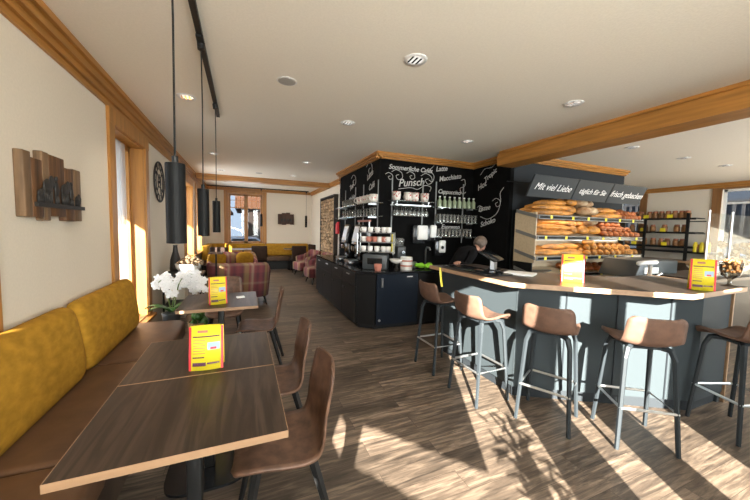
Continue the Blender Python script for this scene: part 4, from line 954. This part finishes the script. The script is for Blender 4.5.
for y, z in ((5.15, 2.0), (4.62, 2.0), (5.2, 1.64), (4.75, 1.64), (5.4, 1.27), (4.7, 1.27)):
    if first: o = p0; first = False
    else: o = p0.copy(); COL.objects.link(o)
    o.location = (10.39, y, z)
for k, y in enumerate((4.08, 3.98, 3.88)):
    o = tag(MB().lathe([(.07, 0), (.075, .02), (.075, .2), (.05, .22), (.05, .25)], 16, cap=True).build('yellow_jar', 'yellow', loc=(10.44, y-.02*k, 1.14), smooth=False), 'yellow preserve jar beside the post of the right rack', 'jar', 'yellow jars'); o.scale = (.6, .6, 1)
lc = thing('side_cabinet', 'low wooden cabinet along the right wall below the packs', 'cabinet', (10.45, 0, 0)); MB().box(-.25, .42, 2.6, 6.2, 0, .86).build('body', 'table', lc); MB().box(-.28, .44, 2.55, 6.25, .86, .90).build('top', 'edge', lc)
for k, y in enumerate((3.0, 3.4)):
    r = thing('dried_bouquet', 'dried pale bouquet on the cabinet below the right window, %s' % ('nearer one' if k == 0 else 'farther one'), 'bouquet', (10.35, y, .90))
    MB().lathe([(.07, 0), (.10, .1), (.07, .2)], 14, cap=False).build('vase', 'ceramic', r, smooth=True); b = MB()
    for q in range(26): b.ell((random.uniform(-.16, .16), random.uniform(-.2, .2), random.uniform(.2, .5)), (.06, .05, .05), 7, 5)
    n = b.build('flowers', 'dried', r, smooth=True); n['kind'] = 'stuff'

# ------------------------------------------------------------------ the person at the till
def skin(name, verts, edges, radii, m, parent, root=0, sub=2):
    me = bpy.data.meshes.new(name); me.from_pydata([Vector(v) for v in verts], edges, []); me.materials.append(M[m])
    o = bpy.data.objects.new(name, me); COL.objects.link(o); o.parent = parent
    sk = o.modifiers.new('skin', 'SKIN'); sk.use_smooth_shade = True
    if not me.skin_vertices: me.attributes.new('skin', 'FLOAT', 'POINT')
    sv = me.skin_vertices[0].data
    for i, r in enumerate(radii):
        sv[i].radius = r if isinstance(r, tuple) else (r, r)
    sv[root].use_root = True
    s = o.modifiers.new('sub', 'SUBSURF'); s.levels = s.render_levels = sub; return o
pr = thing('person', 'person in black with short brown-grey hair bending over the till', 'person', (3.02, 3.95, -.03), 0)
V = [(0, 0, .92), (.03, 0, 1.04), (.13, -.02, 1.17), (.24, -.03, 1.26), (.30, -.04, 1.29), (.37, -.06, 1.31),     # pelvis, waist, chest, upper chest, neck base, neck
     (.22, .16, 1.26), (.14, .22, 1.05), (.30, .10, .98), (.36, .02, 1.00),                                        # far arm
     (.20, -.20, 1.24), (.0, -.27, 1.06), (-.16, -.36, 1.10), (-.22, -.40, 1.13),                                  # near arm
     (0, .10, .86), (.02, .11, .48), (-.02, .12, .08), (.10, .12, .03), (0, -.10, .86), (.02, -.11, .48), (-.02, -.12, .08), (.10, -.12, .03)]
Ed = [(0, 1), (1, 2), (2, 3), (3, 4), (4, 5), (3, 6), (6, 7), (7, 8), (8, 9), (3, 10), (10, 11), (11, 12), (12, 13), (0, 14), (14, 15), (15, 16), (16, 17), (0, 18), (18, 19), (19, 20), (20, 21)]
Rr = [(.15, .12), (.145, .11), (.155, .11), (.13, .09), .065, .055, .065, .05, .04, .036, .065, .05, .04, .036, .09, .065, .045, .04, .09, .065, .045, .04]
skin('body', V, Ed, Rr, 'cloth_black', pr)
hd = MB()
R = Matrix.Rotation(math.radians(35), 3, 'Y')
def hf(q):
    if q.x > 0: q.x *= 1-.12*max(0, -q.z/.11)
    q.y *= 1-.25*max(0, -q.z/.12); return q*.94
hc = Vector((.42, -.07, 1.36))
hd.ell(hc, (.092, .074, .112), 20, 14, R, hf)
P = lambda x, y, z: hc+R @ Vector((x, y, z))
hd.ell(P(.094, 0, -.012), (.018, .013, .024), 10, 8, R); hd.ell(P(.082, 0, -.062), (.012, .024, .008), 8, 6, R); hd.ell(P(.07, 0, -.095), (.022, .03, .02), 8, 6, R)
for s in (-1, 1): hd.ell(P(-.005, s*.074, -.008), (.018, .008, .03), 8, 6, R)
hd.tube([hc+R @ Vector((-.02, 0, -.07)), Vector((.35, -.055, 1.29))], .052, 12)
head = hd.build('head', 'skin', pr, smooth=True)
b = MB()
for s in (-1, 1): b.ell(P(.083, s*.03, .012), (.010, .013, .008), 8, 6, R)
b.build('eyes', 'purple', head)
b = MB(); b.ell(P(-.016, 0, .022), (.108, .092, .116), 20, 14, R, lambda q: Vector((min(q.x, .052+.25*q.z), q.y, max(q.z, -.085-.2*q.x)))); b.build('hair', 'hair', pr, smooth=True)
def hand(name, c, d, up, side):
    d, up = Vector(d).normalized(), Vector(up).normalized(); s = d.cross(up)*side; c = Vector(c)
    vs = [c, c+d*.045, c+d*.085]; ed = [(0, 1), (1, 2)]; rd = [(.028, .02), (.036, .016), (.036, .014)]
    for k, (o, L) in enumerate(((-.030, .055), (-.010, .068), (.010, .072), (.030, .064))):
        i = len(vs); p = c+d*.088+s*o; vs += [p, p+d*L*.5+up*-.010, p+d*L*.85-up*.03]; ed += [(2, i), (i, i+1), (i+1, i+2)]; rd += [.009, .0085, .007]
    i = len(vs); p = c+d*.03+s*.034; vs += [p, p+d*.03+s*.025-up*.01, p+d*.058+s*.028-up*.02]; ed += [(1, i), (i, i+1), (i+1, i+2)]; rd += [.012, .010, .008]
    return skin(name, vs, ed, rd, 'skin', pr, 0, 1)
hand('hand', (-.22, -.40, 1.13), (-.5, -.35, .05), (0, 0, 1), 1); hand('hand', (.36, .02, 1.00), (.6, -.6, -.1), (0, 0, 1), -1)

# ------------------------------------------------------------------ plaid armchairs
def tub_chair(lb, loc, rz, w=.72, d=.70, h=.80, grp='plaid armchairs', arms=.6):
    r = thing('armchair', lb, 'armchair', loc, rz, grp); a = w/2
    # curved back and arms: a U-shaped shell; front is +y
    path = []
    n = 26
    for i in range(n+1):
        t = -1+2*i/n; th = t*PI*.5
        e = .42
        x = a*math.copysign(abs(math.sin(th))**e, th); y = -d/2+(d*.78)*(1-abs(math.cos(th))**e)
        path.append((x, y, abs(t)))
    b = MB(); T = .10; rows = []
    for i, (x, y, t) in enumerate(path):
        p = Vector((x, y, 0)); q0 = Vector(path[max(i-1, 0)][:2]); q1 = Vector(path[min(i+1, n)][:2]); tg = (q1-q0).normalized(); inn = Vector((-tg.y, tg.x, 0))
        top = h-(h-arms)*max(0, (t-.55)/.45)**1.3
        fl = 1-.06
        rows.append([p*fl+Vector((0, 0, .17)), p*1.02+Vector((0, 0, top-.06)), p*1.02+inn*.02+Vector((0, 0, top-.015)), p+inn*T*.5+Vector((0, 0, top)), p+inn*(T-.01)+Vector((0, 0, top-.02)), p+inn*T+Vector((0, 0, top-.08)), p*fl+inn*T+Vector((0, 0, .17))])
    m = 7; v = [q for rr in rows for q in rr]
    b._add(v, [(i*m+k, i*m+(k+1) % m, (i+1)*m+(k+1) % m, (i+1)*m+k) for i in range(n) for k in range(m)]+[tuple(range(m))[::-1], tuple(range(n*m, n*m+m))])
    b.build('back_shell', 'plaid', r, smooth=True)
    MB().box(-a+.11, a-.11, -d/2+.10, d/2-.0, .18, .44).build('seat_cushion', 'plaid', r, bevel=.05, seg=4)
    for sx in (-1, 1):
        for sy in (-1, 1): taper(MB(), (sx*(a-.13), sy*(d/2-.14), .18), (sx*(a-.08), sy*(d/2-.09), 0), .024, .014).build('leg', 'black', r)
    return r
tub_chair('wide plaid armchair in the middle of the room with its back to the camera', (-.06, 6.72, 0), 0, 1.13, .78, .84, arms=.62)
tub_chair('wide plaid armchair facing the camera, behind the nearer one', (-.22, 8.25, 0), PI, 1.1, .78, .88, arms=.66)
tub_chair('rear plaid armchair by the firewood wall', (1.88, 10.0, 0), PI/2+.25, .80, .74, .80); tub_chair('front plaid armchair by the firewood wall, at the end of the black counter', (1.93, 8.55, 0), PI/2+.1, .76, .72, .84)
def cushion(lb, loc, rot):
    b = MB(); b.ell((0, 0, 0), (.22, .08, .22), 24, 16, None, lambda q: Vector((math.copysign(min(.2, abs(q.x)**.8*.30/.44*1.05), q.x), q.y, math.copysign(min(.2, abs(q.z)**.8*.30/.44*1.05), q.z)))); o = b.build('cushion', 'velvet', loc=loc, smooth=True); o.rotation_euler = rot; return tag(o, lb, 'cushion', 'mustard cushions')
cushion('mustard yellow cushion on the right of the far plaid armchair', (.04, 8.30, .70), (.25, 0, 0)); cushion('mustard yellow cushion on the left of the far plaid armchair', (-.58, 8.28, .70), (.25, .1, .2))
st = thing('side_stand', 'slim black stand with a small dark top behind the orchid table', 'stand', (-.42, 5.85, 0))
MB().lathe([(.14, 0), (.14, .012), (.02, .02)], 20).build('foot', 'black', st); MB().lathe([(.014, .015), (.014, 1.06)], 10).build('pole', 'black', st); MB().box(-.11, .11, -.10, .10, 1.06, 1.085).build('top', 'leather', st, bevel=.006)
# black plant stand with planter and dried flowers
ps = thing('plant_stand', 'black metal plant stand beside the left windows', 'stand', (-.85, 5.62, 0))
for sx in (-1, 1):
    for sy in (-1, 1): MB().box(sx*.24-.012, sx*.24+.012, sy*.20-.012, sy*.20+.012, 0, .76).build('leg', 'black', ps)
MB().box(-.27, .27, -.23, .23, .76, .785).build('top', 'black', ps); MB().box(-.25, .25, -.21, .21, .30, .32).build('shelf', 'black', ps)
b = MB()
for k in range(8): x = -.22+k*.063; b.tube([(x, -.20, .76), (x+.03, -.20, .70), (x, -.20, .64), (x-.03, -.20, .70), (x, -.20, .76)], .006, 5)
b.box(-.24, .24, -.206, -.194, .625, .64); b.build('ornament', 'black', ps)
pl = thing('planter', 'white planter heaped with dried flowers on the black stand', 'planter', (-.79, 5.60, .785))
MB().lathe([(.10, 0), (.165, .08), (.18, .15), (.165, .15), (.14, .09)], 26, cap=False).build('bowl', 'ceramic', pl, smooth=True)
b = MB()
for k in range(90): a = random.uniform(0, 2*PI); rr = .17*math.sqrt(random.random()); b.ell((rr*math.cos(a)+.03, rr*math.sin(a), .13+random.uniform(0, .16)*(1-rr/.25)), (.028, .028, .02), 7, 5)
n = b.build('dried_flowers', 'dried', pl, smooth=True); n['kind'] = 'stuff'
o = tag(MB().lathe([(.07, 0), (.085, .05), (.075, .2), (.04, .33), (.03, .42), (.034, .44)], 20).build('tall_vase', 'iron', loc=(-1.02, 5.95, .76), smooth=True), 'tall dark bottle vase behind the white planter', 'vase')
o2 = tag(MB().box(-.14, .14, -.16, .16, 0, .76).build('window_pedestal', 'wall', loc=(-1.03, 6.05, 0)), 'pale pedestal under the dark vase by the windows', 'pedestal')
# orchid
oc = thing('orchid', 'white orchid in a pot between the bench end and the middle table', 'orchid', (-.83, 4.52, 0))
MB().lathe([(.07, .18), (.085, .20), (.10, .42), (.105, .44), (.095, .44), (.085, .40)], 24).build('pot', 'greymetal', oc, smooth=True); MB().lathe([(.11, 0), (.10, .02), (.03, .05), (.03, .16), (.08, .18)], 20).build('pedestal', 'black', oc)
for k, (a, L) in enumerate(((2.9, .30), (-.2, .26), (3.6, .24), (.5, .20), (-1.3, .22))):
    dx, dy = math.cos(a), math.sin(a); rows = []
    for i in range(9):
        t = i/8; w = .045*math.sin(PI*min(1, t*.93+.07))**.7; c = Vector((dx*L*t, dy*L*t, .44+.10*math.sin(t*2.4)-.02*t)); s = Vector((-dy, dx, 0))
        rows.append([c-s*w+Vector((0, 0, .012)), c, c+s*w+Vector((0, 0, .012))])
    MB().grid(rows).build('leaf', 'leaf', oc, smooth=True, solid=.005)
def flower(b, c, nrm, s=.042):
    nrm = Vector(nrm).normalized(); q = nrm.to_track_quat('Z', 'Y').to_matrix()
    for k in range(5):
        a = 2*PI*k/5+.3; R = q @ Matrix.Rotation(a, 3, 'Z'); b.ell(Vector(c)+R @ Vector((s*.62, 0, 0)), (s*.62, s*(.52 if k % 2 else .42), .004), 10, 6, R)
    b.ell(Vector(c)+nrm*.008, (.009, .009, .012), 8, 6)
for sp in ([(0, 0, .44), (-.03, .0, .62), (-.05, -.02, .80), (-.06, -.05, .88), (-.11, -.09, .84)], [(.02, 0, .44), (.05, .02, .64), (.10, .0, .83), (.20, -.03, .92), (.31, -.06, .86), (.38, -.08, .74)], [(0, .02, .44), (.02, .03, .60), (.10, .04, .78), (.19, .04, .80), (.26, .02, .70)]):
    pts = spline(sp, 5); MB().tube(pts, .006, 6).build('stem', 'stem', oc, smooth=True)
    n = len(pts); b = MB()
    for i in range(int(n*.42), n):
        for q in range(2): flower(b, pts[i]+Vector((random.uniform(-.05, .05), random.uniform(-.04, .04), random.uniform(-.06, .05))), (random.uniform(-.4, .5), -1, random.uniform(-.2, .4)), random.uniform(.034, .046))
    b.build('blossom_spray', 'petal', oc, smooth=True)
bk = thing('wicker_basket', 'small wicker basket on the floor beside the orchid', 'basket', (-.56, 4.82, 0)); MB().lathe([(.10, 0), (.13, .06), (.14, .22), (.125, .22), (.11, .04)], 22, cap=False).build('body', 'basket', bk, smooth=True)
b = MB()
for k in range(16): b.ell((random.uniform(-.09, .09), random.uniform(-.09, .09), random.uniform(.16, .32)), (.04, .04, .05), 7, 5)
n = b.build('greenery', 'leaf', bk, smooth=True); n['kind'] = 'stuff'

# ------------------------------------------------------------------ rear bench, picture, firewood
rb = thing('rear_bench', 'long bench with mustard back along the rear wall', 'bench', (0, YB, 0))
MB().box(-1.15, 2.40, -.62, -.02, .30, .46).build('seat_pad', 'seat_leather', rb, bevel=.03); MB().box(-1.15, 2.40, -.55, -.02, 0, .30).build('plinth', 'black', rb)
for x0, x1 in ((-1.15, -.50), (-.49, .75), (.76, 2.30)): MB().box(x0, x1, -.20, -.03, .46, .90).build('back_cushion', 'velvet', rb, bevel=.04, seg=4)
for x0, x1 in ((-1.15, -.98),): MB().box(x0, x1, -1.6, -.2, .46, .90).build('back_cushion', 'velvet', rb, bevel=.04, seg=4); MB().box(-1.15, -.60, -1.6, -.62, .30, .46).build('seat_pad', 'seat_leather', rb, bevel=.03); MB().box(-1.15, -.65, -1.6, -.55, 0, .30).build('plinth', 'black', rb)
wp = thing('wooden_wall_relief', 'small dark wooden plank picture on the rear wall', 'wall art', (1.20, YB, 1.60))
for k, (x0, x1, z0, z1) in enumerate(((0, .14, .02, .40), (.14, .30, 0, .44), (.30, .44, .03, .46), (.44, .58, .01, .40))): MB().box(x0, x1, -.04, 0, z0, z1).build('plank', 'relief_dark', wp, bevel=.006)
MB().box(.06, .52, -.07, -.04, .10, .115).build('ledge', 'iron', wp)
b = MB()
for x in (.14, .24, .36, .46): b.ell((x, -.055, .18), (.04, .01, .06), 8, 6)
b.build('dark_figures', 'iron', wp)
fw = thing('firewood_niche', 'framed niche of stacked split firewood on the right rear wall', 'firewood niche', (2.45, 0, 0))
y0, y1, z0, z1 = 8.52, 10.15, .50, 2.44
MB().box(-.05, -.0, y0, y1, z0, z1).build('back_board', 'gap_shade', fw)  # near-black board paints in the shade between the logs
b = MB().box(-.12, 0, y0-.03, y0, z0-.03, z1+.03).box(-.12, 0, y1, y1+.03, z0-.03, z1+.03).box(-.12, 0, y0, y1, z1, z1+.03).box(-.12, 0, y0, y1, z0-.03, z0); b.build('frame', 'iron', fw)
lg = []
for i in range(3):
    b = MB(); n = (3, 4, 9)[i]; poly = [(.058*math.cos(2*PI*k/n)*random.uniform(.8, 1.1), .058*math.sin(2*PI*k/n)*random.uniform(.8, 1.1)) for k in range(n)]
    b.prism(poly, 0, .06, Matrix.Rotation(-PI/2, 4, 'Y')); lg.append(b.build('log', 'log'))
cnt = 0; st0 = MB()
row = 0; z = z0+.05
while z < z1-.03:
    y = y0+.05+(.05 if row % 2 else 0)
    while y < y1-.04:
        src = lg[random.randrange(3)]; o = src.copy(); o.name = 'log'; COL.objects.link(o); o.parent = fw
        o.location = (-.048, y+random.uniform(-.012, .012), z+random.uniform(-.012, .012)); o.rotation_euler = (random.uniform(0, 6), 0, 0); s = random.uniform(.75, 1.05); o.scale = (random.uniform(.8, 1.15), s, s); o['n'] = cnt; cnt += 1; y += .105
    z += .094; row += 1
for o in lg: bpy.data.objects.remove(o)
fe = thing('fire_extinguisher', 'small red fire extinguisher sign box beside the firewood', 'extinguisher', (2.30, 7.95, 1.38)); MB().lathe([(.06, 0), (.065, .02), (.065, .25), (.03, .31)], 16).build('cylinder', 'red', fe, smooth=True); MB().box(-.03, .04, -.02, .02, .31, .37).build('valve', 'black', fe); MB().box(.05, .15, -.02, .02, .1, .13).build('bracket', 'black', fe)
